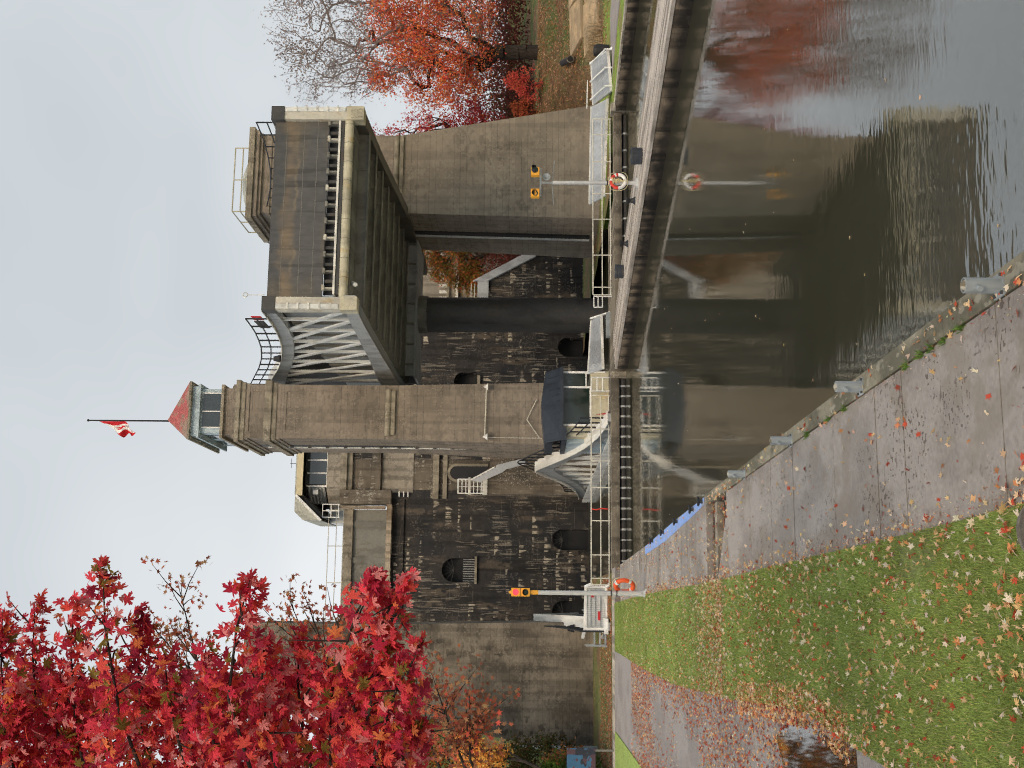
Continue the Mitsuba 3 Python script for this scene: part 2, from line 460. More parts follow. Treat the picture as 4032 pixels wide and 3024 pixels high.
# lawn, path, far strips
lp = [(lawn_x(y), y) for y in (-40, 9.77, 12.6, 19.2, 28.5, 45, 62.7)]
lq = [(path_x(y), y) for y in (62.7, 44.3, 36, 25.8, 20, 18, 15, 10, -40)]
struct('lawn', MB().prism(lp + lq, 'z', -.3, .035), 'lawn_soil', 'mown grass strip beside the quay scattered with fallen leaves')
pp = [(path_x(y) + .05, y) for y in (-40, 10, 15, 18, 20, 25.8, 36, 44.3, 62.9)]
struct('path', MB().prism(pp + [(1.9, 62.7), (1.9, 65.6), (-30, 65.6), (-30, 40), (-6.0, 46.9), (-6.4, 40), (-6.6, -40)], 'z', -.3, .004), 'asphalt', 'grey asphalt path along the lawn')
struct('verge', MB().prism([(-6.5, 62.8), (-6.18, 46.9), (-6.4, 30), (-30, 30), (-30, 62.8)], 'z', -.2, .045), 'lawn_soil', 'strip of grass left of the asphalt path')
struct('path_strip', MB().box(-30, 1.75, 63.3, 65.5, -.2, .012), 'concrete_pale', 'narrow concrete strip before the leaf covered verge')
struct('wall_verge', MB().add([(-40, 65.5, .0), (1.7, 65.5, .0), (1.7, 84, .28), (-40, 84, .28)], [(0, 1, 2), (0, 2, 3)]), 'hill_soil', 'leaf covered ground at the foot of the left wing')
one('puddle', MB().prism([(-1.62, 15.4), (-1.80, 16.6), (-1.66, 18.1), (-1.86, 19.6), (-2.15, 20.5), (-2.6, 19.9), (-3.2, 20.4), (-4, 18), (-3.0, 15.2)], 'z', -.1, .0105), 'puddle_water',
    'dark rain puddle on the path edge reflecting red leaves', 'puddle')

# ---------------------------------------------------------------- the far bank on the right
BZ = -0.2


def bank(s, t):      # along the bank from (30.1, 54.7), s metres inland, t metres along
    return (30.1 + .985 * s - .165 * t, 54.7 + .165 * s + .985 * t)


def strip(s0, s1, t0, t1, z0, z1):
    return MB().prism([bank(s0, t0), bank(s1, t0), bank(s1, t1), bank(s0, t1)], 'z', z0, z1)


struct('bank_wall', strip(0, .62, -60, 10.0, -1.4, BZ), 'concrete_pier', 'concrete edge of the far bank')
for i_, t_ in enumerate(np.arange(-30, 9.9, 2.5)):
    obj('coping_stone', strip(-.03, .55, t_ + .01, t_ + 2.49, BZ - .06, BZ + .035), 'concrete_pale', 'bank_wall')
struct('bank_lawn', strip(.6, 60, -60, 26, -1.4, BZ - .01), 'bank_grass', 'green lawn of the far bank')
struct('bank_path', strip(3.4, 8.6, -60, 12.5, -.9, BZ + .004), 'asphalt', 'grey footpath on the far bank')


def hill_z(x, y):
    x, y = np.asarray(x, float), np.asarray(y, float)
    r = np.interp(y, [70, 77, 92, 98, 115, 150, 250], [-.25, -.2, 4.35, 4.7, 7.4, 9, 10])
    k = np.clip((x - 36.5) / 3.5, 0, 1)
    kx = np.clip((x - 40) / 12, 0, 1)
    r = np.where(r > 4.5, 4.5 + (r - 4.5) * kx, r)
    return r * k + (1 - k) * np.where(y > 121, r, -.25) + .5 * (nfbm(np.stack([x * .15, y * .15, 0 * x], -1), 3, 2) - .5) * np.clip((y - 78) / 10, 0, 1)


gx, gy = np.meshgrid(np.linspace(25.5, 190, 120), np.linspace(70, 250, 120))
hv = np.stack([gx, gy, hill_z(gx, gy)], -1).reshape(-1, 3)
ii = np.arange(119 * 120).reshape(119, 120)[:, :119].ravel()
hf = np.vstack([np.c_[ii, ii + 1, ii + 121], np.c_[ii, ii + 121, ii + 120]])
struct('hill', MB().add(hv, hf), 'hill_soil', 'steep leaf littered hillside below the maple trees', smooth=True)
gx, gy = np.meshgrid(np.linspace(-160, -9.2, 60), np.linspace(66, 220, 60))
lz = np.interp(gy, [66, 72, 110, 220], [.1, .4, 12, 20]) + .6 * (nfbm(np.stack([gx * .2, gy * .2, 0 * gx], -1), 3, 4) - .5) * (gy > 70)
ii = np.arange(59 * 60).reshape(59, 60)[:, :59].ravel()
struct('wooded_hill', MB().add(np.stack([gx, gy, lz], -1).reshape(-1, 3), np.vstack([np.c_[ii, ii + 1, ii + 61], np.c_[ii, ii + 61, ii + 60]])), 'hill_soil', 'dark wooded hillside left of the lift lock', smooth=True)
struct('embankment', MB().add([(-60, 121, 6), (28, 121, 6), (28, 130, 17), (-60, 130, 17), (28, 260, 18), (-60, 260, 18)], [(0, 1, 2), (0, 2, 3), (3, 2, 4), (3, 4, 5)]), 'hill_soil', 'earth embankment of the upper canal behind the lift lock')
# stone ramp slabs on the slope
rk = thing('stone_ramp', 'tan flagstone ramp of tilted stone slabs on the far hillside', 'ramp')
mat('ramp_stone', lambda p, n, uv: mix([.42, .31, .19], [.30, .23, .15], smoothstep(.38, .62, fbm(p.x * .8, p.y * 1.5, p.z * 2, 4))) * (.72 + .5 * fbm(p.x * 4, p.y * 4, p.z * 5, 3)), .9)
for qx0, qx1, qy0, qy1, dz in ((41.0, 44.9, 80.9, 83.6, .22), (45.1, 52, 80.7, 83.9, .26), (39.6, 43.6, 77.6, 80.7, .14), (43.8, 53, 77.2, 80.5, .18)):
    c4 = [(qx0 + .5, qy0), (qx1, qy0 + .3), (qx1 + .3, qy1), (qx0, qy1 - .25)]
    v = [(x, y, float(np.interp(y, [70, 77, 92], [-.2, -.2, 4.35])) + dz + d_) for d_ in (-.9, 0) for x, y in c4]
    obj('stone_slab', MB().add(v, [(4, 5, 6), (4, 6, 7), (0, 1, 5), (0, 5, 4), (1, 2, 6), (1, 6, 5), (2, 3, 7), (2, 7, 6), (3, 0, 4), (3, 4, 7)]), 'ramp_stone', rk)
cul = thing('culvert_pipe', 'black culvert pipe mouth beside the tan stone ramp', 'pipe')
obj('barrel', MB().tube([(40.55, 82.6, 1.95), (41.2, 84.6, 2.5)], .25, 14), 'black_rubber', cul)
obj('mouth_ring', MB().torus((40.54, 82.56, 1.94), .25, .04, (.96, -.27, 0), (0, 0, 1)), 'concrete_rear', cul)

# ---------------------------------------------------------------- divider pier in front of the right chamber
pl, pr_ = [(25.6, 5.0), (13.0, 64.5)], [(15.4, 66.3), (17.3, 60.2), (18.9, 52.9), (21.6, 40.2), (29.0, 6.0)]
pz = -.15
struct('pier', MB().prism(pl + pr_, 'z', -1.4, pz - .02), 'concrete_pier', 'long concrete divider pier between the two lock approaches')
obj('top_slab', MB().prism([(25.66, 5.0), (13.06, 64.45), (15.35, 66.2), (17.25, 60.1), (18.85, 52.8), (21.55, 40.1), (28.9, 6.0)], 'z', pz - .018, pz), 'pier_top', 'pier', label='pale streaked top of the divider pier')
dv = np.array([13.0 - 25.6, 64.5 - 5.0])
L = np.linalg.norm(dv)
dv /= L
nv = np.array([-dv[1], dv[0]])
t = 14.0
while t < L - .5:
    w_ = min(rng.uniform(1.5, 2.4), L - t)
    a0, a1 = np.array(pl[0]) + dv * (t + .015), np.array(pl[0]) + dv * (t + w_ - .015)
    pr2 = .03 + rng.uniform(0, .02)
    obj('block', MB().prism([a0 - nv * .04, a1 - nv * .04, a1 + nv * pr2, a0 + nv * pr2], 'z', -1.3, pz - .13 - rng.uniform(0, .03)), 'concrete_pier', 'pier')
    t += w_
a0, a1 = np.array(pl[0]) + dv * 10, np.array(pl[0]) + dv * (L - .1)
obj('nosing', MB().prism([a0 - nv * .05, a1 - nv * .05, a1 + nv * .075, a0 + nv * .075], 'z', pz - .12, pz + .006), 'pier_top', 'pier')

# ---------------------------------------------------------------- fender beams with clamped rollers in front of the chambers
def fender(label, x0, x1, y, zt, step):
    k = thing('fender_beam', label, 'beam', 'fender beams across the lock chambers')
    obj('beam', MB().box(x0, x1, y, y + 1.1, zt - .46, zt), 'concrete_beam', k)
    obj('back_board', MB().box(x0 + .1, x1 - .1, y + .62, y + .9, zt - 1.3, zt - .463), 'steel_black', k)
    obj('roller', MB().tube([(x0 + .05, y + .3, zt - .68), (x1 - .05, y + .3, zt - .68)], .19, 12), 'black_rubber', k, smooth=40)
    x = x0 + .5
    while x < x1 - .2:
        obj('clamp_ring', MB().tube([(x - .055, y + .3, zt - .68), (x + .055, y + .3, zt - .68)], .212, 12), 'steel_grey', k, smooth=40)
        x += step


fender('long concrete fender beam with ringed roller before the left chamber', 1.85, 13.0, 66.0, -.03, .585)
fender('concrete fender beam with ringed roller before the right chamber', 15.3, 28.6, 65.2, -.2, 1.05)
one('mooring_post', MB().prism([(12.75, 65.85), (13.1, 65.85), (13.1, 66.15), (12.75, 66.15)], 'z', -1.3, .0), 'concrete_trim', 'short brown timber post where the two fender beams meet at the pier end', 'post')
one('gate_block', MB().box(28.65, 29.15, 65.0, 65.9, -1.3, -.02), 'concrete_pale', 'pale concrete block at the right end of the right fender beam', 'block')


# ---------------------------------------------------------------- railings
def railing(label, pts, step, h, material='rail_paint', r=.035, mids=(.5,), base=True, group=None, parent=None, posts=None, name='railing'):
    k = parent or thing(name, label, 'railing', group)
    pts = np.asarray(pts, float)
    seg = np.r_[0, np.cumsum(np.linalg.norm(np.diff(pts, axis=0), axis=1))]
    for s in (posts if posts is not None else np.arange(0, seg[-1] + .01, seg[-1] / max(1, round(seg[-1] / step)))):
        q = np.array([np.interp(s, seg, pts[:, c]) for c in range(3)])
        obj('rail_post', MB().tube([q, q + [0, 0, h]], r, 6), material, k, smooth=50)
    for m in (1.0,) + tuple(mids) + ((.06,) if base else ()):
        obj('rail', MB().tube(pts + [0, 0, h * m], r, 6), material, k, smooth=50)
    return k


railing('white tubular railing along the left fender beam', [(1.05, 66.9, 0), (11.9, 66.9, 0)], 2, 1.08, posts=[.0, .35, 1.66, 3.59, 5.48, 7.02, 8.86, 10.83])
railing('white tubular railing along the right fender beam', [(17.7, 66.1, -.1), (28.6, 66.1, -.1)], 2, 1.1, posts=[0, .45, 2.4, 4.6, 6.2, 8.2, 9.9, 10.9])
mat('ring_red', (.60, .045, .03), .5)
one('red_chain', MB().tube([(5.3, 66.86, 1.06), (5.25, 66.84, .8), (5.33, 66.83, .5), (5.3, 66.86, .12)], .035, 6), 'ring_red', 'short red safety chain hanging on the left railing', 'chain')
g_ = thing('small_gate', 'small white tubular gate at the left end of the right railing', 'gate')
for x0, x1 in ((16.95, 17.6),):
    for z in (.95, .70, .45):
        obj('rail', MB().tube([(x0, 66.1, z), (x1, 66.1, z)], .035, 6), 'white_paint', g_)
    obj('rail_post', MB().tube([(x0, 66.1, .45), (x0, 66.1, .95)], .035, 6), 'white_paint', g_)
    obj('rail_post', MB().tube([(x1, 66.1, -.1), (x1, 66.1, .95)], .035, 6), 'white_paint', g_)
g_ = thing('small_gate', 'small white tubular gate beside the glazed booth', 'gate')
for z in (1.05, .72, .4):
    obj('rail', MB().tube([(12.2, 67.2, z), (13.0, 67.2, z)], .035, 6), 'white_paint', g_)
for x in (12.2, 13.0):
    obj('rail_post', MB().tube([(x, 67.2, 0), (x, 67.2, 1.05)], .035, 6), 'white_paint', g_)


# ---------------------------------------------------------------- towers of the lift lock
def tower(label, x0, x1, y0, y1, ztop, m, flare=0.0, batter_out=0, cornice=True, belt=15.0):
    """batter_out: +1 when the foot spreads towards +x, -1 towards -x."""
    k = thing('lift_tower', label, 'tower', 'concrete towers of the lift lock')
    fo = flare
    lo = (x0 - (fo if batter_out < 0 else .35), x1 + (fo if batter_out > 0 else .35))
    b = MB()
    zs = [-1.3, .3, belt - .5]
    xs = [(lo[0], lo[1]), lo, (x0, x1)]
    ys_ = [(y0 - .0, y1 + 1.2), (y0 - .0, y1 + 1.2), (y0, y1)]
    v, f = [], []
    for z, (a, c), (d, e) in zip(zs, xs, ys_):
        v += [(a, d, z), (c, d, z), (c, e, z), (a, e, z)]
    for i in range(2):
        for j in range(4):
            j2 = (j + 1) % 4
            f += [(i * 4 + j, i * 4 + j2, i * 4 + 4 + j2), (i * 4 + j, i * 4 + 4 + j2, i * 4 + 4 + j)]
    b.add(v, f)
    b.box(x0 + .003, x1 - .003, y0 + .003, y1 - .003, belt - .5, ztop)
    obj('shaft', b, m, k)
    return k


ct = tower('central concrete tower with red pyramid roof and half mast flag', 11.43, 15.37, 83, 91, 26.3, 'concrete_tower')
X0, X1, Y0, Y1 = 11.43, 15.37, 83, 91
zc = [(25.75, 26.05, .28, 'concrete_trim'), (25.4, 25.75, .14, 'concrete_trim'), (25.1, 25.4, .07, 'concrete_tower'), (23.45, 23.95, .26, 'concrete_trim'), (23.1, 23.45, .13, 'concrete_trim'), (22.8, 23.1, .07, 'concrete_tower')]
for z0, z1, e, m in zc:
    obj('cornice', MB().box(X0 - e, X1 + e, Y0 - e, Y1 + e, z0, z1), m, ct)
obj('frame', MB().box(X0 + .01, X0 + .5, Y0 - .05, Y0 + .02, 15.2, 22.8).box(X1 - .5, X1 - .01, Y0 - .05, Y0 + .02, 15.2, 22.8).box(X0 + .51, X1 - .51, Y0 - .05, Y0 + .02, 22.4, 22.8)
    .box(X0 + .01, X0 + .5, Y0 - .05, Y0 + .02, 23.95, 25.1).box(X1 - .5, X1 - .01, Y0 - .05, Y0 + .02, 23.95, 25.1), 'concrete_tower', ct)
obj('belt_course', MB().tube([(X0 + .22, Y0 - .1, 15.0), (X1 - .35, Y0 - .1, 15.0)], .22, 12).box(X0 + .3, X1 - .42, Y0 - .2, Y0 + .02, 14.5, 14.78), 'concrete_trim', ct, smooth=40)
# guide slot on the left face
obj('guide_slot', MB().box(X0 - .035, X0 + .02, 86.6, 87.3, -.8, 25), 'steel_black', ct)
obj('guide_rail', MB().box(X0 - .12, X0 - .0355, 87.35, 87.5, -.8, 24.6), 'steel_light', ct)
for z_ in np.arange(1.0, 24, 1.35):
    obj('rail_clip', MB().box(X0 - .16, X0 - .0356, 86.9, 87.05, z_, z_ + .25), 'steel_dark', ct)
# pilot cabin
obj('cabin_base', MB().box(X0 + .25, X1 - .25, Y0 + .25, Y1 - .25, 26.05, 27.0).box(X0 + .1, X1 - .1, Y0 + .1, Y1 - .1, 26.02, 26.4), 'concrete_tower', ct)
obj('cabin_sill', MB().box(X0 + .02, X1 - .02, Y0 + .02, Y1 - .02, 27.0, 27.2), 'concrete_trim', ct)
cb = obj('cabin', MB().box(X0 + .4, X1 - .3, Y0 + .4, Y1 - .4, 27.2, 28.75), 'blue_panel', ct)
for xa, xb in ((12.28, 13.38), (13.46, 14.72)):
    wk = obj('window', MB().box(xa, xb, Y0 + .36, Y0 + .397, 27.25, 28.6), 'window_glass', ct)
for xx in (12.2, 13.38, 14.72):
    obj('window_bar', MB().box(xx, xx + .08, Y0 + .33, Y0 + .398, 27.22, 28.66), 'white_paint', ct)
obj('window', MB().box(X0 + .36, X0 + .397, 84.5, 86.2, 27.3, 28.6), 'window_glass', ct)
obj('window', MB().box(X0 + .36, X0 + .397, 87.5, 89.5, 27.3, 28.6), 'window_glass', ct)
obj('fascia', MB().box(X0 + .18, X1 - .12, Y0 + .18, Y1 - .18, 28.75, 29.35).box(X0 + .02, X1 + .02, Y0 + .02, Y1 - .02, 28.72, 28.86), 'blue_panel', ct)
obj('eave', MB().box(X0 - .12, X1 + .18, Y0 - .15, Y1 + .15, 29.35, 29.5), 'concrete_trim', ct)
ax, ay = (X0 + X1) / 2 - .1, 87.0
obj('roof', MB().add([(X0 - .1, Y0 - .13, 29.5), (X1 + .16, Y0 - .13, 29.5), (X1 + .16, Y1 + .13, 29.5), (X0 - .1, Y1 + .13, 29.5), (ax, ay, 32.3)], [(0, 1, 4), (1, 2, 4), (2, 3, 4), (3, 0, 4)]), 'tower_roof', ct, label='pyramid roof patched with red')
fl = 'red mossy pyramid roof'
pole = thing('flag_pole', 'dark flag pole on the central tower roof tip', 'flagpole')
PX, PY = ax - .06, ay
obj('shaft', MB().tube([(PX, PY, 32.2), (PX, PY, 38.25)], [.07, .05], 8), 'steel_black', pole)
obj('finial', MB().lathe([(0, 0), (.1, .08), (.1, .16), (0, .24)], (PX, PY, 38.25), 10), 'steel_black', pole, smooth=True)


def maple_outline():
    r = [(0, 1.0), (.10, .72), (.24, .78), (.16, .40), (.46, .58), (.52, .70), (.80, .62), (.66, .42), (.74, .30), (.34, .12), (.62, -.06), (.70, -.22), (.36, -.22), (.08, -.30)]
    return r + [(-x, y) for x, y in r[:0:-1]]


FO = maple_outline()
flag_leaf = shapely.Polygon([(x * .36, y * .36 - .10) for x, y in FO] ).union(shapely.box(-.02, -.40, .02, -.1))
fk = thing('flag', 'red and white national flag with a maple leaf hanging from the pole', 'flag')
nu, nv_ = 120, 60
uu, vv = np.meshgrid(np.linspace(0, 1, nu + 1), np.linspace(0, 1, nv_ + 1))
top = np.stack([-1.08 * uu - .06, 0 * uu, -1.95 * uu], -1)
bot = np.stack([-.95 * uu - .06, 0 * uu, -2.0 - .95 * uu], -1)
P = top * (1 - vv[..., None]) + bot * vv[..., None]
fold = np.sin(uu * 13 + vv * 5.0) * .22 * uu ** .6
P[..., 1] += fold
P[..., 0] += .16 * np.sin(vv * 8 + uu * 5) * uu ** .5
P += [PX, PY, 37.55]
Vf = P.reshape(-1, 3)
ii = np.arange(nv_ * (nu + 1)).reshape(nv_, nu + 1)[:, :nu].ravel()
Q = np.vstack([np.c_[ii, ii + 1, ii + nu + 2], np.c_[ii, ii + nu + 2, ii + nu + 1]])
uc, vc = uu.ravel()[Q].mean(1), vv.ravel()[Q].mean(1)
isleaf = shapely.contains_xy(flag_leaf, (uc - .5) * 2.0, .0 + (.5 - vc))
isred = (uc < .25) | (uc > .75)
mat('flag_red', (.60, .02, .03), .8)
mat('flag_white', (.82, .82, .82), .8)
for nm, msk, mm in (('band', isred & (uc < .5), 'flag_red'), ('band', isred & (uc > .5), 'flag_red'), ('field', ~isred & ~isleaf, 'flag_white'), ('leaf_emblem', ~isred & isleaf, 'flag_red')):
    obj(nm, trimesh.Trimesh(Vf, Q[msk], process=False), mm, fk, smooth=True)

# floodlight bracket on the central tower
fb = thing('floodlight_bar', 'horizontal pipe with two floodlights on the central tower face', 'floodlight')
obj('pipe', MB().tube([(11.75, 82.75, 8.0), (15.2, 82.75, 7.92)], .045, 8), 'rail_paint', fb)
obj('conduit', MB().tube([(11.62, 82.93, 8.0), (11.58, 82.93, 3.9)], .03, 6), 'rail_paint', fb)
for x in (11.62, 15.25):
    lk = obj('lamp', MB().lathe([(0.05, .32), (.10, .2), (.26, 0), (0, -.03)], (x, 82.6, 7.8), 12), 'white_paint', fb, smooth=30)

east = tower('right concrete tower with corbelled cap and spreading foot', 28.43, 34.55, 83, 92, 25.4, 'concrete_east', flare=2.45, batter_out=1, belt=15.2)
obj('belt_course', MB().tube([(29.9, 82.9, 14.95), (34.45, 82.9, 14.95)], .2, 12).box(29.9, 34.45, 82.8, 83.02, 14.45, 14.72), 'concrete_trim', east, smooth=40)
for z0, z1, e in ((25.62, 26.05, .58), (25.3, 25.617, .40), (25.08, 25.297, .22), (24.4, 24.65, .08)):
    obj('cornice', MB().box(28.43 - e, 34.4 + e, 83 - e, 88 + e, z0, z1), 'concrete_trim' if e > .5 else 'concrete_east', east)
obj('dome', MB().lathe([(2.6, 0), (2.45, .3), (1.6, .75), (.6, .9), (0, .92)], (31.2, 85.6, 26.05), 10), 'roof_sheet', east)
obj('guide_slot', MB().box(28.43 - .04, 28.5, 87.0, 87.9, -.8, 14.6), 'steel_black', east) if 0 else None
gs = MB()
gs.add([(28.05, 87.0, .3), (28.05, 88.0, .3), (28.40, 88.0, 14.6), (28.40, 87.0, 14.6)], [(0, 1, 2), (0, 2, 3)])
obj('guide_slot', gs, 'steel_black', east)
obj('guide_rail', MB().bar((28.0, 88.15, .3), (28.36, 88.15, 14.6), .14, .14), 'steel_light', east)
railing('rusty pipe railing round the top of the right tower', [(33.6, 83.2, 26.05), (28.6, 83.2, 26.05), (28.6, 88.3, 26.05)], 2.6, 1.2, 'steel_cream', .05, base=False)

west = tower('left concrete wing tower cut by the red maple leaves', -7.75, -1.6, 83, 92, 24.6, 'concrete_wing', flare=2.45, batter_out=-1, belt=15.2)

def arch_poly(xc, w, z0, z1, n=14):
    r = w / 2
    return [(xc - r, z0), (xc + r, z0)] + [(xc + r * math.cos(a), z1 - r + r * math.sin(a)) for a in np.linspace(0, math.pi, n)]
wl = thing('chamber_wall', 'black stained rear wall of the left chamber streaked with white', 'wall')
arches = [(6.254, 2.065, -1.723, 2.761), (3.127, 2.36, 10.49, 13.794), (-0.885, 2.242, -1.723, 2.761)]
face = shapely.box(-5.9, -2.254, 11.092, 18.986)
for a in arches:
    face = face.difference(shapely.Polygon(arch_poly(*a)))
obj('face', MB().prism(face, 'y', 118.0, 119.652), 'concrete_black', wl)
for a in arches:
    obj('niche', MB().box(a[0] - 1.2, a[0] + 1.2, 119.676, 119.888, a[2], a[3] + 0.2), 'steel_black', wl)
    for s_ in range(7):
        an = math.pi * (s_ + 0.5) / 7
        obj('fan_bar', MB().bar((a[0], 118.59, a[3] - a[1] / 2), (a[0] + math.cos(an) * a[1] / 2 * 0.97, 118.59, a[3] - a[1] / 2 + math.sin(an) * a[1] / 2 * 0.97), 0.047, 0.047), 'steel_dark', wl)
for s_ in np.linspace(2.07, 4.19, 10):
    obj('balcony_bar', MB().bar((s_, 118.118, 10.49), (s_, 118.118, 11.67), 0.059, 0.059, side=(1, 0, 0)), 'steel_grey', wl)
obj('balcony_sill', MB().box(1.77, 4.484, 117.646, 118.002, 10.254, 10.49), 'concrete_trim', wl)
obj('ledge', MB().box(-5.9, 9.558, 117.233, 118.708, 18.892, 19.399), 'stone_ledge', wl, label='pale rusty ledge above the black wall')
obj('ledge', MB().box(-5.9, 10.148, 117.764, 118.002, 17.688, 17.865), 'concrete_black', wl)
obj('jamb', MB().box(9.558, 10.974, 117.056, 119.18, 18.986, 24.178), 'concrete_rear', wl)
obj('jamb', MB().box(9.086, 9.381, 117.233, 117.882, 19.576, 24.06), 'stone_ledge', wl)
ug = thing('upper_gate', 'grey brown steel gate panel above the left chamber wall', 'gate')
obj('panel', MB().box(-5.9, 9.086, 118.354, 118.708, 19.399, 22.88), 'steel_under', ug)
obj('header', MB().box(-5.9, 9.086, 117.941, 118.708, 22.88, 23.765), 'concrete_trim', ug)
for x in (7.3, 3.7, 0.1):
    obj('rib', MB().box(x, x + 0.6, 118.177, 118.356, 19.458, 22.868), 'steel_under', ug)
railing('thin pipe railing on top of the upper gate', [(9.027, 118.236, 23.765), (-1.888, 118.236, 23.765)], 3.658, 1.593, 'rail_paint', 0.041)
wr = thing('chamber_wall', 'dark rear wall of the right chamber with arched niches', 'wall')
arches = [(26.019, 2.065, -1.723, 2.289), (22.302, 2.006, 10.608, 12.968)]
face = shapely.box(14.16, -2.254, 29.028, 25.24)
for a in arches:
    face = face.difference(shapely.Polygon(arch_poly(*a)))
obj('face', MB().prism(face, 'y', 118.0, 119.652), 'concrete_black', wr)
for a in arches:
    obj('niche', MB().box(a[0] - 1.2, a[0] + 1.2, 119.676, 119.888, a[2], a[3] + 0.2), 'steel_black', wr)
obj('ledge', MB().box(21.712, 22.892, 117.646, 118.002, 10.254, 10.549), 'concrete_trim', wr)
st = thing('stair', 'concrete stair with white parapet behind the raised caisson', 'stairs', 'stairs at the back of the chambers')
obj('wall', MB().prism([(29.028, -2.254), (42.48, -2.254), (42.48, 1.168), (37.996, 1.994), (36.698, 4.236), (35.4, 4.826), (32.45, 10.136), (29.028, 9.782)], 'y', 116.82, 118.708), 'concrete_black', st)
obj('parapet', MB().prism([(32.568, 9.605), (35.282, 4.59), (36.108, 4.472), (37.996, 1.522), (38.468, 3.292), (36.521, 5.18), (35.4, 6.065), (32.627, 11.021)], 'y', 116.348, 116.796), 'aluminium', st)
obj('handrail', MB().bar((32.592, 116.584, 11.08), (35.341, 116.584, 6.148), 0.142, 0.118).bar((36.462, 116.584, 5.298), (38.468, 116.584, 3.363), 0.142, 0.118), 'white_paint', st)
obj('landing_panel', MB().box(30.444, 32.568, 116.466, 116.761, 9.487, 10.608), 'aluminium', st)
for z in (10.9, 11.26):
    obj('rail', MB().tube([(30.444, 116.584, z), (32.332, 116.584, z)], 0.041, 6), 'rail_paint', st)
fw = thing('canal_wall', 'pale far concrete wall glimpsed between ram and right tower', 'wall')
obj('face', MB().box(28.32, 59.0, 147.5, 148.68, 2.82, 25.5), 'concrete_pale', fw)
obj('ledge', MB().box(34.22, 49.56, 147.028, 147.502, 16.036, 16.39), 'concrete_trim', fw)
obj('ledge', MB().box(34.22, 49.56, 146.91, 147.504, 14.856, 15.21), 'white_worn', fw)
for x in np.arange(35.4, 47, 0.83):
    obj('baluster', MB().box(x, x + 0.35, 147.205, 147.498, 16.39, 17.334), 'white_worn', fw)
rt = thing('control_tower', 'rear concrete tower with flat roofed control cabin', 'tower')
obj('shaft', MB().box(10.325, 21.24, 118.024, 127.44, 9.192, 23.588), 'concrete_rear', rt)
for z0, z1, e, m in ((23.59, 24.24, 0.65, 'concrete_trim'), (23.06, 23.587, 0.35, 'concrete_trim'), (20.17, 20.8, 0.53, 'concrete_rear'), (20.803, 21.1, 0.24, 'concrete_rear'), (14.27, 14.86, 0.41, 'concrete_trim'), (14.863, 15.1, 0.18, 'concrete_rear'), (13.44, 13.85, 0.24, 'concrete_trim')):
    obj('cornice', MB().box(10.325 - e * 0.35, 21.24, 118.02 - e, 127.44, z0, z1), m, rt)
obj('panel', MB().box(10.797, 20.06, 117.917, 118.059, 16.862, 20.048), 'concrete_pale', rt)
obj('parapet', MB().prism([(10.974, 117.528), (20.06, 117.528), (20.06, 127.44), (9.322, 127.44), (9.322, 119.534)], 'z', 24.237, 25.594), 'concrete_pale', rt)
obj('cabin', MB().prism([(11.328, 118.354), (20.06, 118.354), (20.06, 126.26), (9.676, 126.26), (9.676, 120.36)], 'z', 25.594, 27.954), 'steel_dark', rt)
for xa, xb in ((11.62, 12.65), (12.81, 13.98), (14.16, 15.34)):
    obj('window', MB().box(xa, xb, 118.26, 118.35, 25.771, 27.659), 'window_glass', rt)
for xa in (11.33, 12.65, 13.98, 15.34):
    obj('mullion', MB().box(xa, xa + 0.165, 118.177, 118.353, 25.653, 27.777), 'white_paint', rt)
obj('sill', MB().box(11.269, 16.52, 118.142, 118.352, 25.594, 25.759), 'white_paint', rt)
obj('louvre', MB().bar((11.269, 118.295, 26.774), (9.794, 120.242, 26.774), 0.059, 1.652), 'steel_light', rt)
for z in np.arange(25.95, 27.7, 0.33):
    obj('slat', MB().bar((11.21, 118.212, z), (9.735, 120.159, z), 0.106, 0.118), 'steel_grey', rt)
obj('sign_board', MB().box(10.561, 11.033, 118.059, 118.142, 26.538, 27.069), 'white_paint', rt)
obj('roof', MB().box(10.325, 21.24, 116.584, 127.44, 28.332, 28.603), 'roof_sheet', rt)
obj('fascia', MB().box(10.325, 21.24, 116.49, 116.582, 27.836, 28.45), 'cream_trim', rt)
obj('gable', MB().prism([(10.325, 28.544), (8.673, 28.544), (7.847, 27.659), (7.847, 25.889)], 'y', 116.525, 126.26), 'roof_sheet', rt)
obj('gutter', MB().bar((10.325, 116.442, 28.45), (7.812, 116.442, 25.83), 0.165, 0.236, side=(0, 1, 0)), 'white_paint', rt)
obj('soffit', MB().prism([(10.325, 27.836), (10.325, 28.308), (8.142, 26.007), (8.142, 25.594)], 'y', 117.292, 126.26), 'steel_dark', rt)
obj('annex', MB().box(7.906, 9.44, 121.54, 126.26, 23.942, 25.83), 'steel_light', rt)
for z_ in (17.3, 17.75, 18.2):
    obj('rung', MB().box(10.36, 10.9, 117.6, 118.023, z_, z_ + 0.08), 'white_paint', rt)
obj('weather_vane', MB().tube([(13.688, 118.0, 28.544), (13.688, 118.0, 29.488)], 0.035, 5).tube([(13.216, 118.0, 29.37), (14.16, 118.0, 29.37)], 0.029, 5), 'steel_dark', rt)
railing('short white railing beside the control cabin', [(9.499, 117.174, 24.119), (8.201, 117.174, 24.119)], 0.649, 1.711, 'white_paint', 0.053)
one('lamp_dish', MB().lathe([(0.0, 0.0), (0.189, 0.059), (0.236, 0.212), (0.0, 0.354)], (15.045, 117.882, 26.538), 12), 'white_paint', 'round white lamp behind the control cabin window', 'lamp', smooth=True)
sb = thing('stair', 'concrete stair block with white landing railing left of the central tower', 'stairs', 'stairs at the back of the chambers')
door = shapely.Polygon(arch_poly(12.862, 1.357, 9.31, 13.145))
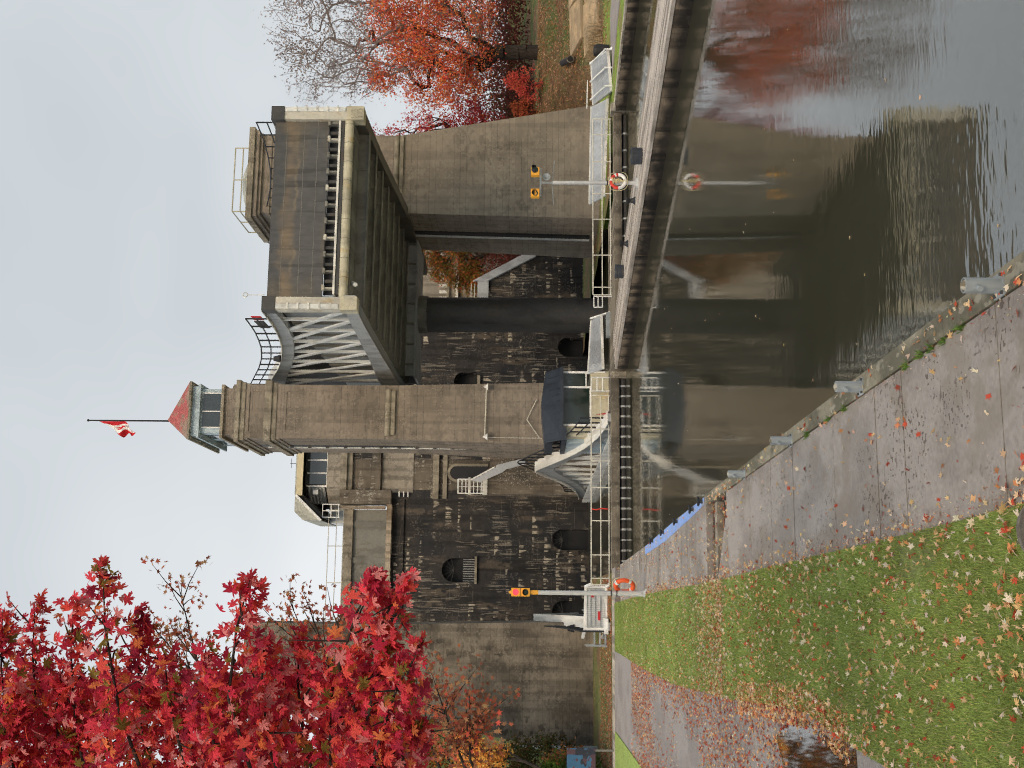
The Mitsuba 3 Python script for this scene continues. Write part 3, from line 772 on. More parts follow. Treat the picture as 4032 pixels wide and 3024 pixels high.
obj('block', MB().prism([(10.561, -2.254), (16.52, -2.254), (16.52, 4.236), (14.042, 5.416), (12.508, 9.192), (10.561, 9.192)], 'y', 115.64, 118.0), 'concrete_rear', sb)
obj('door_recess', MB().prism(door, 'y', 117.882, 118.047), 'steel_black', sb)
obj('door_surround', MB().prism(shapely.Polygon(arch_poly(12.862, 1.829, 9.31, 13.416)).difference(door), 'y', 117.788, 118.035), 'concrete_trim', sb)
for i_ in range(12):
    z = 9.07 - i_ * 0.32
    obj('step', MB().box(12.63 + i_ * 0.165, 15.93, 116.348, 117.998, z - 0.32, z), 'concrete_rear', sb)
obj('parapet', MB().prism([(11.859, 10.785), (13.157, 8.425), (13.393, 8.39), (14.042, 5.888), (13.57, 5.239), (12.98, 7.422), (12.685, 7.776), (11.682, 10.018)], 'y', 115.404, 115.699), 'aluminium', sb)
obj('handrail', MB().bar((11.918, 115.546, 10.903), (13.216, 115.546, 8.543), 0.189, 0.118), 'white_paint', sb)
for z in np.linspace(9.84, 12.14, 7):
    obj('rail', MB().tube([(10.561, 115.581, z), (11.977, 115.581, z)], 0.05 if z < 12.1 else 0.085, 6), 'white_paint', sb)
for x, w_ in ((10.58, 0.06), (11.27, 0.025), (11.98, 0.06)):
    obj('rail_post', MB().tube([(x, 115.581, 9.546), (x, 115.581, 12.201)], w_, 6), 'white_paint', sb)
obj('kerb_plate', MB().box(10.443, 12.095, 115.463, 115.642, 9.251, 9.723), 'white_worn', sb)
obj('kerb_plate', MB().box(10.443, 12.154, 115.451, 115.641, 10.903, 11.139), 'white_worn', sb)
# ---------------------------------------------------------------- the two caissons (one raised on the right, one lowered on the left)
TOPC = [(65.2, 20.15), (67.9, 20.27), (70.5, 20.47), (73.0, 20.8), (75.6, 21.23), (78.9, 21.98), (82.5, 23.04), (87.4, 24.71), (89.2, 25.3), (90.3, 25.5), (91.4, 25.3), (93.2, 24.71), (98.1, 23.04), (101.7, 21.98), (105, 21.23), (107.6, 20.8), (110.1, 20.47), (112.7, 20.27), (115.3, 20.15)]
TD = [(65, .55), (71, .76), (79, .85), (84, 1.0), (90.3, 1.4), (96, 1.0), (110, .76), (116, .55)]
BOT = [(64.9, 14.70), (70, 14.85), (78, 14.95), (88, 15.0), (115.3, 14.7)]
BD = [(65, .68), (71, .8), (79, 1.0), (88, 1.45), (93, 1.45), (115, .68)]


def it(tab, y):
    a = np.asarray(tab)
    return float(np.interp(y, a[:, 0], a[:, 1]))


def chord(x0, x1, tab, dep, sign, yend):
    ys_ = np.r_[np.arange(tab[0][0], yend, 1.1), yend]
    v, f = [], []
    for y in ys_:
        a = it(tab, y)
        b_ = a + sign * it(dep, y)
        v += [(x0, y, a), (x1, y, a), (x1, y, b_), (x0, y, b_)]
    n = len(ys_)
    for i in range(n - 1):
        for j in range(4):
            j2 = (j + 1) % 4
            f += [(i * 4 + j, i * 4 + j2, i * 4 + 4 + j2), (i * 4 + j, i * 4 + 4 + j2, i * 4 + 4 + j)]
    f += [(0, 1, 2), (0, 2, 3), (n * 4 - 4, n * 4 - 2, n * 4 - 3), (n * 4 - 4, n * 4 - 1, n * 4 - 2)]
    return MB().add(v, f)


def shift(mb, dx, dy, dz):
    mb.v = [v + [dx, dy, dz] for v in mb.v]
    return mb


BOT2 = [(64.9, 14.65), (72, 14.5), (84, 13.95), (96, 13.95), (115.3, 14.65)]
BD2 = [(65, .72), (72, 1.1), (84, 1.75), (96, 1.75), (115, .72)]


def caisson(label, dx, dy, dz, raised):
    k = thing('caisson', label, 'caisson', 'caissons of the lift lock')
    S = lambda nm, mb, m, par=None, **q: obj(nm, shift(mb, dx, dy, dz), m, par or k, **q)
    XL, XR = 16.66, 28.70
    YE = 98.5 if raised else 115.2
    TC = TOPC if raised else [(y, 20.15 + (z - 20.15) * .8) for y, z in TOPC]
    for xo, sg in ((XL, 1), (XR, -1)):
        tr = k + '__truss' if k + '__truss__top_chord' not in scene else k + '__truss_001'
        a, b_ = sorted((xo - sg * .12, xo + sg * .34))
        S('top_chord', chord(a, b_, TC, TD, -1, YE), 'steel_grey', tr)
        a2, b2 = sorted((xo - sg * .30, xo + sg * .55))
        tf = chord(a2, b2, [(y, z + .045) for y, z in TC], [(60, .05), (110, .05)], -1, YE)
        S('top_flange', tf, 'white_worn', tr)
        a, b_ = sorted((xo - sg * .12, xo + sg * .62))
        S('bottom_chord', chord(a, b_, BOT, BD, 1, YE) if sg > 0 else chord(a, b_, BOT2, BD2, 1, YE), 'steel_grey' if sg > 0 else 'steel_chord', tr)
        vy = [y for y in [68.6, 71.5, 74.7, 77.9, 81.2, 84.9, 88.4, 92.2, 95.7, 99.4, 102.7, 105.9, 109.1, 112] if y < YE - 1]
        for i, y in enumerate(vy):
            S('truss_post', MB().box(min(xo, xo + sg * .18), max(xo, xo + sg * .18), y - .11, y + .11, it(BOT, y) + it(BD, y) - .1, it(TC, y) - it(TD, y) + .1), 'steel_light', tr)
        for y in [66.0] + vy[:-1]:
            y2 = y + 5.0
            if y2 < 93:
                S('diagonal', MB().bar((xo - sg * .02, y, it(BOT, y) + it(BD, y) - .05), (xo - sg * .02, y2, it(TC, y2) - it(TD, y2) + .05), .10, .34, side=(1, 0, 0)), 'steel_light', tr)
        for y in vy[6:]:
            y2 = y - 5.0
            if y2 > 89:
                S('diagonal', MB().bar((xo - sg * .02, y, it(BOT, y) + it(BD, y) - .05), (xo - sg * .02, y2, it(TC, y2) - it(TD, y2) + .05), .10, .34, side=(1, 0, 0)), 'steel_light', tr)
        # side railing up the curve
        ys_ = np.arange(67.4, YE, 1.95)
        for y in ys_:
            z = it(TC, y)
            S('rail_post', MB().tube([(xo - sg * .2, y, z), (xo - sg * .2, y, z + 1.4)], .05, 6), 'steel_black', tr)
        for h in (1.4, .75):
            S('rail', MB().tube([(xo - sg * .2, y, it(TC, y) + h) for y in np.arange(67.4, YE, .65)], .045, 6), 'steel_black', tr)
        S('spool', MB().tube([(xo - sg * .28, 78.6, it(TC, 78.6) + .1), (xo - sg * .28, 78.6, it(TC, 78.6) + .55)], [.28, .16], 10), 'steel_black', tr)
        # trough side
        x = xo + sg * .75
        S('side_plate', MB().box(x - .04, x + .04, 65.8, YE, 15.35, 19.85), 'steel_grey' if raised else 'steel_light', tr)
        raised and S('side_plate', MB().prism([(65.8, 19.853)] + [(y, it(TC, y) - .15) for y in np.arange(65.8, YE, 1.3)] + [(YE, 19.853)], 'x', x - .035, x + .035), 'steel_dark' if raised else 'steel_light', tr)
        for y in np.arange(68.6, YE - 1, 3.3):
            S('side_rib', MB().box(*sorted((x - sg * .20, x - sg * .041)), y - .07, y + .07, 15.4, 19.8), 'steel_under', tr)
        if not raised:
            continue
        # end post
        a, b_ = sorted((xo - sg * .22, xo + sg * .52))
        if sg < 0:
            a, b_ = XR - .64, XR + .14
        S('end_post', MB().box(a, b_, 64.95, 65.75, 15.4, 19.35), 'steel_pale', tr)
        S('end_post_foot', MB().box(a - .03, b_ + .03, 64.9, 65.8, 14.62, 15.6), 'steel_cream', tr)
        S('end_post_cap', MB().box(a - .05, b_ + .02, 64.88, 65.8, 19.35, 20.12), 'steel_dark', tr)
        c_ = a + .04 if sg > 0 else b_ - .30
        S('stiffener', MB().box(c_, c_ + .26, 64.86, 64.948, 15.7, 19.3), 'steel_light', tr)
        for z in np.arange(16.1, 19.2, .62):
            S('batten', MB().box(c_ - .05, c_ + .32, 64.80, 64.858, z, z + .10), 'white_worn', tr)
    S('deck', MB().box(17.3, 28.1, 65.9, YE, 15.25, 15.345), 'steel_under')
    if raised:
        for y in np.arange(67.4, YE - 1, 3.05):
            fb_ = S('floor_beam', MB().box(17.2, 28.15, y - .04, y + .04, 14.62, 15.249).box(17.2, 28.15, y - .22, y + .22, 14.56, 14.618), 'steel_under')
            for x in (19.6, 22.7, 25.8):
                S('beam_stiffener', MB().box(x - .05, x + .05, y - .13, y - .041, 14.63, 15.2), 'steel_under')
        mg = S('main_girder', MB().box(17.3, 28.1, 89.2, 89.3, 13.95, 15.9).box(17.3, 28.1, 92.7, 92.8, 13.95, 15.9).box(17.2, 28.2, 88.9, 93.1, 13.80, 13.948), 'steel_grey')
        for x in np.arange(18.2, 28, 1.62):
            S('girder_rib', MB().box(x - .05, x + .05, 88.95, 89.198, 13.96, 15.9), 'steel_under')
        S('port_hole', MB().tube([(23.3, 89.1, 14.9), (23.3, 89.198, 14.9)], .27, 16), 'steel_black')
        S('port_label', MB().box(23.2, 23.5, 89.15, 89.197, 15.3, 15.5), 'red_cloth')
        # end gate
        S('end_gate', MB().box(17.12, 28.1, 65.3, 65.45, 16.72, 19.93), 'gate_rust')
        for z in (17.35, 18.15, 19.2):
            S('plate_seam', MB().box(17.5, 28.06, 65.285, 65.302, z, z + .025), 'steel_under')
        for x in (20.3, 24.0):
            S('plate_seam', MB().box(x, x + .03, 65.283, 65.301, 16.73, 19.9), 'gate_rust')
        S('recess', MB().box(17.5, 28.06, 65.75, 65.85, 15.7, 16.75), 'steel_black')
        for i in range(11):
            x = 17.75 + i * 1.015
            S('gate_bracket', MB().box(x, x + .10, 65.25, 65.75, 16.1, 16.74).box(x - .10, x + .22, 65.15, 65.3, 16.60, 16.75), 'steel_under' if i % 3 else 'steel_pale')
            S('bracket_rib', MB().box(x + .42, x + .6, 65.45, 65.76, 16.05, 16.7), 'steel_dark')
        S('lip', MB().box(17.4, 28.06, 65.1, 65.7, 15.98, 16.10), 'white_worn')
        S('lip_angle', MB().box(17.4, 28.06, 65.18, 65.7, 15.76, 15.975), 'steel_dark')
        S('tube_beam', MB().tube([(17.2, 65.3, 15.50), (28.06, 65.3, 15.50)], .265, 16), 'steel_cream', smooth=40)
        for x in np.arange(18.4, 28, 1.18):
            S('tube_seam', MB().tube([(x, 65.3, 15.5), (x + .03, 65.3, 15.5)], .268, 16), 'steel_under')
        S('drain_pipe', MB().tube([(18.35, 66.2, 15.1), (18.1, 65.6, 14.85)], .13, 10), 'steel_light')
        S('ring_marker', MB().tube([(17.4, 65.4, 20.1), (17.4, 65.4, 21.1)], .03, 5).torus((17.4, 65.4, 21.22), .13, .035, (1, 0, 0), (0, 0, 1), n=16, k=6), 'steel_light')
        S('pennant', MB().box(16.74, 16.78, 68.0, 68.9, 20.9, 21.5), 'red_cloth')
        S('sign_plate', MB().box(16.74, 16.78, 69.2, 71.0, 21.0, 21.6), 'steel_dark')
    else:
        S('end_gate', MB().box(17.3, 28.06, 66.2, 66.35, 15.3, 19.2), 'steel_under')
        S('pennant', MB().add([(28.9,65.2,20.0),(28.95,66.4,20.1),(28.9,66.3,20.75),(28.8,65.3,20.65)],[(0,1,2),(0,2,3)]), 'red_cloth')
    return k


caisson('raised steel caisson on the right with rusty end gate and curved trusses', 0, 0, 0, True)
caisson('lowered steel caisson on the left with white topped curved side trusses', -18.04, 1.4, -20.0, False)
ram = thing('hydraulic_ram', 'thick dark hydraulic ram column under the raised caisson', 'column')
obj('column', MB().tube([(22.65, 91, -1.2), (22.65, 91, 13.1)], 1.40, 40), 'steel_dark', ram, smooth=40)
obj('collar', MB().tube([(22.65, 91, 13.1), (22.65, 91, 13.8)], 1.5, 40), 'steel_under', ram, smooth=40)

# ---------------------------------------------------------------- glazed booth in front of the central tower
bo = thing('booth', 'glazed booth with dark blue folded metal roof before the central tower', 'booth')
obj('wall', MB().box(10.75, 15.12, 76.05, 82.9, -1.3, .72).box(10.75, 11.45, 76.05, 82.9, .72, 2.6), 'steel_cream', bo)
obj('side_wall', MB().box(10.78, 15.08, 82, 82.88, .7, 2.6), 'blue_dark', bo)
obj('window', MB().box(11.62, 13.98, 76.08, 76.12, .72, 2.52), 'door_glass', bo)
obj('window', MB().box(14.06, 14.98, 76.08, 76.12, .98, 2.52), 'door_glass', bo)
for xa, za, zb in ((11.45, .3, 2.55), (13.98, .2, 2.55), (14.98, -.25, 2.6)):
    obj('frame_bar', MB().box(xa, xa + .13, 75.98, 76.1, za, zb), 'white_paint', bo)
obj('frame_bar', MB().box(14.11, 14.98, 76.0, 76.079, .98, 1.06), 'white_paint', bo)
obj('frame_bar', MB().box(11.58, 13.98, 76.0, 76.079, .68, .78), 'white_paint', bo)
obj('cladding', MB().box(13.2, 15.0, 75.95, 76.049, -.9, .66), 'steel_cream', bo)
obj('roof_slope', MB().add([(10.45, 75.6, 2.62), (15.3, 75.6, 2.62), (15.25, 77.3, 3.72), (13.2, 77.3, 3.95), (10.5, 77.3, 3.72)], [(0, 1, 2), (0, 2, 3), (0, 3, 4)]), 'blue_dark', bo)
obj('roof', MB().prism([(10.45, 3.2), (15.28, 3.2), (15.28, 3.72), (13.2, 3.98), (10.45, 3.72)], 'y', 77.25, 82.95), 'blue_dark', bo)
for x in np.arange(10.6, 15.25, .42):
    obj('seam', MB().bar((x, 75.58, 2.66), (x, 77.28, 3.75), .04, .05), 'blue_dark', bo)
obj('valance', MB().box(10.45, 15.3, 75.52, 75.6, 2.52, 2.72).box(10.45, 11.3, 75.55, 82.9, 2.3, 2.62), 'blue_dark', bo)
obj('flashing', MB().bar((11.6, 82.8, 4.1), (12.9, 82.8, 5.0), .03, .05).bar((12.9, 82.8, 5.0), (14.4, 82.8, 4.3), .03, .05), 'rail_paint', bo)
obj('side_wing', MB().box(10.5, 11.44, 77.2, 82.5, -1.3, 2.28), 'blue_panel', bo)


# ---------------------------------------------------------------- gangways
def gangway(label, p00, p10, p11, p01, n, mats='aluminium'):
    """Ribbed metal deck spanned by the four corners (front edge p00-p10, back edge p01-p11)."""
    k = thing('gangway', label, 'gangway', 'aluminium gangways along the lock gates')
    c = [np.asarray(q, float) for q in (p00, p10, p11, p01)]
    nrm = np.cross(c[1] - c[0], c[3] - c[0])
    nrm /= np.linalg.norm(nrm)
    v = [q + nrm * d for d in (0, -.08) for q in c]
    obj('deck', MB().add(v, [(0, 1, 2), (0, 2, 3), (4, 6, 5), (4, 7, 6), (0, 4, 5), (0, 5, 1), (1, 5, 6), (1, 6, 2), (2, 6, 7), (2, 7, 3), (3, 7, 4), (3, 4, 0)]), mats, k)
    for i in range(n):
        t_ = (i + .5) / n
        a, b_ = c[0] * (1 - t_) + c[1] * t_, c[3] * (1 - t_) + c[2] * t_
        obj('tread', MB().bar(a + nrm * .015, b_ + nrm * .015, (np.linalg.norm(c[1] - c[0]) / n) * .62, .05, side=c[1] - c[0]), mats, k)
    for i, j in ((0, 1), (3, 2)):
        obj('edge_beam', MB().bar(c[i], c[j], .09, .16), 'white_worn', k)
    return k


g1 = gangway('ribbed aluminium gangway right of the right tower foot', (30.6, 66.6, -.15), (33.3, 66.6, .05), (33.3, 68.6, .95), (30.6, 68.6, .85), 30)
for x in (30.9, 32.1, 33.3):
    obj('rail_post', MB().bar((x, 66.5, -.3), (x, 66.5, .3), .08, .08).bar((x, 66.5, .2), (x, 68.5, 1.05), .07, .07), 'white_paint', g1)
obj('rail', MB().bar((33.36, 66.4, -.25), (33.36, 68.6, 1.05), .12, .12).bar((30.5, 68.9, 1.25), (32.4, 68.9, 1.2), .06, .06), 'white_paint', g1)
g2 = gangway('tilted grey gangway in front of the right tower', (24.0, 66.8, .32), (30.2, 66.8, .08), (30.3, 68.2, .98), (24.0, 68.2, 1.10), 64)
for x in np.arange(24.0, 30.3, 1.05):
    obj('bracket', MB().bar((x, 66.7, .2 - (x - 24) * .03), (x, 68.3, 1.1 - (x - 24) * .02), .07, .06), 'galvanised', g2)
g3 = gangway('ribbed grey gangway between ram and glazed booth', (14.3, 71.2, .15), (17.8, 71.2, .25), (17.8, 72.8, .80), (14.3, 72.8, 1.0), 34)
obj('end_frame', MB().bar((17.95, 71.1, -.4), (17.95, 72.9, .85), .1, .12), 'white_paint', g3)
obj('side_box', MB().box(16.3, 17.8, 70.6, 71.3, -.5, -.03), 'galvanised', g3)
one('walkway', MB().box(11.5, 24.0, 66.9, 72.8, -1.3, -.28), 'concrete_beam', 'concrete landing behind the pier end at the foot of the gangway', 'landing')
bn = one('litter_bin', MB().lathe([(0, 0), (.36, 0), (.42, .75), (.30, .98), (0, 1.02)], (34.2, 68.5, -.15), 16), 'black_rubber', 'dark rounded litter bin on the grass beside the gangway end', 'bin', smooth=40)

# framed access platform at the left end of the lowered caisson
pf = thing('access_platform', 'white framed mesh access platform at the foot of the left wing', 'platform')
for p, q in (((.95, 69, .1), (.95, 69, 1.32)), ((-1.45, 69, .0), (-1.45, 69, 1.36)), ((.95, 69, 1.32), (-1.45, 69, 1.36)), ((.95, 69, .12), (-1.45, 69, .08)), ((.95, 69, .12), (1.05, 66.9, .05)), ((.95, 69, 1.32), (1.05, 66.9, 1.1)), ((-1.45, 69, 1.36), (-2.0, 71.5, 1.4)), ((-1.45, 69, .08), (-2.0, 71.5, .2))):
    obj('frame_bar', MB().bar(p, q, .16, .16), 'white_paint', pf)
obj('mesh_panel', MB().box(-1.4, .9, 69.03, 69.06, .18, 1.25), 'aluminium', pf)
for x in np.arange(-1.3, .9, .11):
    obj('mesh_bar', MB().box(x, x + .035, 68.98, 69.029, .2, 1.24), 'steel_light', pf)
for z in (.45, .75, 1.02):
    obj('cross_bar', MB().box(-1.38, .88, 68.93, 68.979, z, z + .035), 'galvanised', pf)
obj('warning_strip', MB().box(-.95, -.45, 68.90, 68.928, .48, .62), 'red_cloth', pf)
obj('warning_strip', MB().box(.35, .7, 68.9, 68.928, .85, 1.0), 'red_cloth', pf)
obj('kick_plate', MB().box(-1.5, 1.0, 68.9, 69.1, -.15, .1), 'white_worn', pf)
for i_ in range(3):
    obj('step', MB().box(-2.5, -1.5, 69.4 + i_ * .5, 69.9 + i_ * .5, .1 + i_ * .3, .18 + i_ * .3), 'galvanised', pf)
obj('post', MB().box(-2.45, -2.38, 69.3, 69.38, -.1, 1.3).box(-2.45, -2.38, 71, 71.08, -.1, 1.3), 'galvanised', pf)

# ---------------------------------------------------------------- navigation lights and life rings
def life_ring(label, c, u, v, colours, R=.31, r=.075, band_at=()):
    k = thing('life_ring', label, 'life ring', 'life rings on the signal posts')
    w = np.cross(u, v)
    n = len(colours)
    for i, m in enumerate(colours):
        a0 = 2 * math.pi * i / n
        obj('segment', MB().torus(c, R, r, u, v, a0, a0 + 2 * math.pi / n + .001, 12, 12), m, k, smooth=True)
    for a in band_at:
        obj('band', MB().torus(c, R, r * 1.04, u, v, a - .13, a + .13, 4, 12), 'white_paint', k, smooth=True)
    pts = []
    for a in np.linspace(.3, 5.9, 40):
        rr = R + r + .03 + .05 * abs(math.sin(a * 2))
        pts.append(np.asarray(c) + rr * (math.cos(a) * np.asarray(u) + math.sin(a) * np.asarray(v)) - w * .02 * math.sin(a * 3))
    obj('grab_line', MB().tube(pts, .012, 5), 'rope_cream', k)
    return k


mat('ring_orange', (.75, .11, .03), .5)
mat('rope_cream', (.62, .55, .32), .8)
mat('signal_yellow', (.72, .36, .04), .45)
mat('lens_dark', (.03, .045, .04), .15)
scene['lamp_red'] = {'type': 'twosided', 'inner': {'type': 'diffuse', 'reflectance': {'type': 'rgb', 'value': [.6, .02, .03]}}}


def visor(mb, c, R, depth, dirv=(0, -1, 0), a0=-.3, a1=math.pi + .3):
    th = np.linspace(a0, a1, 14)
    d = np.asarray(dirv, float)
    sx = np.cross(d, [0, 0, 1.0])
    v, f = [], []
    for t_ in th:
        o = np.asarray(c) + R * (math.cos(t_) * sx + math.sin(t_) * np.array([0, 0, 1.0]))
        L_ = depth * (.55 + .45 * max(0, math.sin(t_)))
        v += [o, o + d * L_ - [0, 0, .1 * L_]]
    for i in range(len(th) - 1):
        f += [(2 * i, 2 * i + 2, 2 * i + 3), (2 * i, 2 * i + 3, 2 * i + 1)]
    return mb.add(v, f)


sg = thing('signal_post', 'grey signal post with red light lit on the near quay', 'signal post', 'signal posts')
bx, by = .385, 44.5
obj('post', MB().tube([(bx, by, .0), (bx - .005, by, 4.05)], .085, 14), 'post_grey', sg, smooth=40)
obj('sleeve', MB().tube([(bx, by, 0), (bx, by, 1.05)], .105, 14).tube([(bx, by, .0), (bx, by, .12)], [.2, .11], 12), 'post_grey', sg, smooth=40)
obj('strap', MB().tube([(bx, by, 1.30), (bx, by, 1.34)], .115, 12).tube([(bx, by, 1.1), (bx, by, 1.13)], .115, 12), 'black_rubber', sg)
hd = obj('signal_head', MB().box(bx - .155, bx + .155, by - .14, by + .12, 4.72, 5.06).box(bx - .155, bx + .155, by - .14, by + .12, 4.36, 4.70).box(bx - .08, bx + .08, by - .07, by + .07, 4.05, 4.22), 'signal_yellow', sg)
obj('finial', MB().lathe([(.07, 0), (.05, .06), (.0, .11)], (bx, by, 5.06), 10).tube([(bx, by, 4.22), (bx, by, 4.36)], [.09, .07], 10), 'signal_yellow', sg, smooth=30)
lampm = MB().lathe([(0, .03), (.07, .025), (.115, 0)], (0, 0, 0), 20).mesh()
lampm.vertices = np.c_[lampm.vertices[:, 0], -lampm.vertices[:, 2], lampm.vertices[:, 1]]
lm = lampm.copy()
lm.vertices = lm.vertices + [bx, by - .145, 4.89]
k_ = obj('red_lamp', lm, 'lamp_red', hd if hd.count('__') < 2 else sg, smooth=True, label='lit red signal lamp')
lm.fix_normals()
if np.sum((lm.triangles_center - [bx, by, 4.89])[:, 1] * lm.face_normals[:, 1]) < 0:
    lm.invert()
scene[k_] = mikit.ply(lm, 'lamp_red', smooth=True, emitter={'type': 'area', 'radiance': {'type': 'rgb', 'value': [1.3, .03, .04]}})
lm = lampm.copy()
lm.vertices = lm.vertices + [bx, by - .145, 4.53]
obj('dark_lamp', lm, 'lens_dark', hd, smooth=True, label='unlit dark signal lens')
obj('visor', visor(visor(MB(), (bx, by - .14, 4.89), .125, .16), (bx, by - .14, 4.53), .125, .16), 'signal_yellow', hd)
u_ = np.array([.5, -.75, -.30]); u_ /= np.linalg.norm(u_)
v_ = np.array([-.02, .30, -.85]); v_ -= u_ * (u_ @ v_); v_ /= np.linalg.norm(v_)
life_ring('plain orange life ring hung at an angle on the near quay signal post', (bx + .27, by - .10, .83), (.62, -.78, .05), (-.03, .02, -1.0), ['ring_orange'] * 4, .33, .085, band_at=(.6, 2.2, 3.7, 5.3))

sx, sy, sz = 17.95, 48.3, -.15
s2 = thing('signal_post', 'grey signal post with two yellow lanterns on the divider pier', 'signal post', 'signal posts')
obj('post', MB().tube([(sx, sy, sz), (sx, sy, 3.55)], .085, 14).tube([(sx, sy, sz), (sx, sy, sz + .1)], [.24, .2], 12), 'post_grey', s2, smooth=40)
obj('post_neck', MB().tube([(sx, sy, 3.55), (sx, sy, 4.05)], .05, 10), 'galvanised', s2)
obj('cross_arm', MB().bar((sx - .62, sy, 4.08), (sx + .66, sy, 4.08), .07, .07), 'galvanised', s2)
for xx, lit in ((sx + .48, False), (sx - .50, True)):
    h_ = obj('signal_head', MB().box(xx - .18, xx + .18, sy - .13, sy + .13, 4.13, 4.50), 'signal_yellow', s2)
    lm = lampm.copy()
    lm.vertices = lm.vertices * 1.25 + [xx + (.06 if not lit else -.02), sy - .135, 4.33]
    obj('lens', lm, 'lens_dark', h_, smooth=True)
    obj('visor', visor(MB(), (xx + (.06 if not lit else -.02), sy - .13, 4.33), .15, .24, (.35, -.94, 0) if not lit else (-.1, -1, 0)), 'steel_black' if not lit else 'signal_yellow', h_)
    if lit:
        obj('arrow', MB().bar((xx - .13, sy - .18, 4.31), (xx + .07, sy - .18, 4.31), .02, .045).bar((xx - .12, sy - .18, 4.30), (xx - .02, sy - .18, 4.24), .02, .04), 'signal_yellow', h_)
obj('horn', MB().lathe([(.04, 0), (.07, .1), (.19, .22)], (0, 0, 0), 18), 'galvanised', s2) if 0 else None
hm = MB().lathe([(.0, .02), (.05, .0), (.08, .12), (.17, .24), (.15, .235), (.05, .1), (.0, .08)], (0, 0, 0), 18).mesh()
hm.vertices = np.c_[hm.vertices[:, 0], -hm.vertices[:, 2], hm.vertices[:, 1]] + [sx + .17, sy - .02, 3.82]
obj('loudspeaker', hm, 'galvanised', s2, smooth=40)
obj('whip_aerial', MB().tube([(sx - 1.0, sy, 3.50), (sx - .1, sy, 3.58), (sx + .1, sy, 3.58), (sx + 1.0, sy, 3.47)], .015, 5), 'galvanised', s2)
life_ring('red and white life ring with coiled rope on the divider pier', (sx + .02, sy - .14, .72), (1, 0, 0), (0, .05, 1), ['ring_red', 'ring_red', 'white_paint', 'white_paint'], .30, .075, band_at=(.4, 1.4))
pts = [(sx + .02 + .16 * math.sin(i * 1.9) * (1 - i / 90), sy - .2 - .03 * math.sin(i * .7), .98 - i * .0085 + .05 * math.sin(i * 2.3)) for i in range(80)]
one('rope_coil', MB().tube(pts, .014, 5), 'rope_cream', 'loose cream rope hank hanging across the red and white ring', 'rope')
obj('strap', MB().tube([(sx, sy, 1.15), (sx, sy, 1.2)], .1, 12), 'black_rubber', s2)


# ---------------------------------------------------------------- bollards, hooks, drums
ORD = ['nearest', 'second', 'third', 'fourth']
mat('bollard_fill', lambda p, n, uv: mix([.16, .14, .10], [.42, .40, .34], smoothstep(.45, .62, fbm(p.x * 22, p.y * 22, 2, 3))), .95)
for i_, (x, y) in enumerate(((2.76, 9.93), (2.69, 14.40), (2.585, 18.55), (2.52, 22.85))):
    k = thing('bollard', f'{ORD[i_]} grey pipe bollard with cross pin on the quay edge', 'bollard', 'pipe bollards along the quay edge')
    r = .070
    obj('pipe', MB().lathe([(r, 0), (r, .305), (r - .005, .31), (r - .010, .305), (r - .010, .26)], (x, y, .022), 32), 'galvanised', k, smooth=40)
    obj('concrete_fill', MB().lathe([(r - .011, .275), (r - .024, .30), (.024, .33), (0, .332)], (x, y, .022), 24), 'bollard_fill', k, smooth=True)
    obj('cross_pin', MB().tube([(x - .07, y - .145, .235), (x + .005, y + .01, .235), (x + .07, y + .14, .235)], .024, 12), 'galvanised', k, smooth=40)
    obj('base_plate', MB().prism(shapely.box(x - .10, y - .10, x + .10, y + .10).buffer(.008), 'z', .012, .026), 'galvanised', k)
    for ax_ in (-1, 1):
        for ay_ in (-1, 1):
            obj('bolt', MB().lathe([(.016, 0), (.016, .02), (0, .024)], (x + ax_ * .08, y + ay_ * .08, .026), 8), 'steel_dark', k)
for i_, (x, y) in enumerate(((2.50, 28.9), (2.44, 30.6), (2.37, 34.2), (2.28, 38.0), (2.19, 41.6))):
    k = thing('mooring_hook', ['nearest', 'second', 'third', 'fourth', 'farthest'][i_] + ' black mooring hook on the blue painted strip', 'mooring hook', 'black mooring hooks on the blue strip')
    obj('stem', MB().lathe([(.07, 0), (.05, .03), (.035, .09), (.0, .11)], (x, y, .008), 10), 'steel_black', k)
    obj('arm', MB().tube([(x - .11, y - .05, .12), (x, y, .10), (x + .11, y + .05, .12)], [.025, .045, .025], 8), 'steel_black', k)
for i_, (x, y, w_) in enumerate(((17.75, 50.0, 'nearer'), (17.1, 54.3, 'farther'))):
    k = thing('bitt', f'{w_} black waisted mooring bitt on the divider pier', 'mooring bitt', 'black bitts on the divider pier')
    obj('body', MB().lathe([(.2, 0), (.13, .08), (.09, .2), (.16, .34), (.16, .38), (0, .4)], (x, y, pz), 14), 'steel_black', k, smooth=40)
for i_, (x, y, r, h, w_) in enumerate(((18.35, 46.2, .36, .47, 'nearer dark barrel planter standing on the divider pier'), (16.6, 57.4, .36, .42, 'farther dark barrel planter along the divider pier'))):
    k = thing('barrel_planter', w_, 'planter', 'barrel planters on the pier')
    obj('tub', MB().lathe([(0, 0), (r * .86, 0), (r * .93, .02), (r, h * .98), (r * .93, h), (r * .9, h * .9), (0, h * .88)], (x, y, pz), 24), 'blue_dark', k, smooth=30)
    for z in (.12, .55, .85):
        obj('hoop', MB().lathe([(r * (.93 + .07 * z) + .004, h * z), (r * (.93 + .07 * z) + .018, h * z), (r * (.93 + .07 * z) + .018, h * z + .05), (r * (.93 + .07 * z) + .004, h * z + .05)], (x, y, pz), 24), 'steel_dark', k)
one('quay_stone', trimesh.creation.icosphere(subdivisions=2, radius=1).apply_transform(np.array([[.22, 0, 0, .62], [0, .24, 0, 9.55], [0, 0, .10, .03], [0, 0, 0, 1.0]])), 'concrete_rear', 'grey kerb stone at the lawn corner nearest the camera', 'stone', smooth=True)
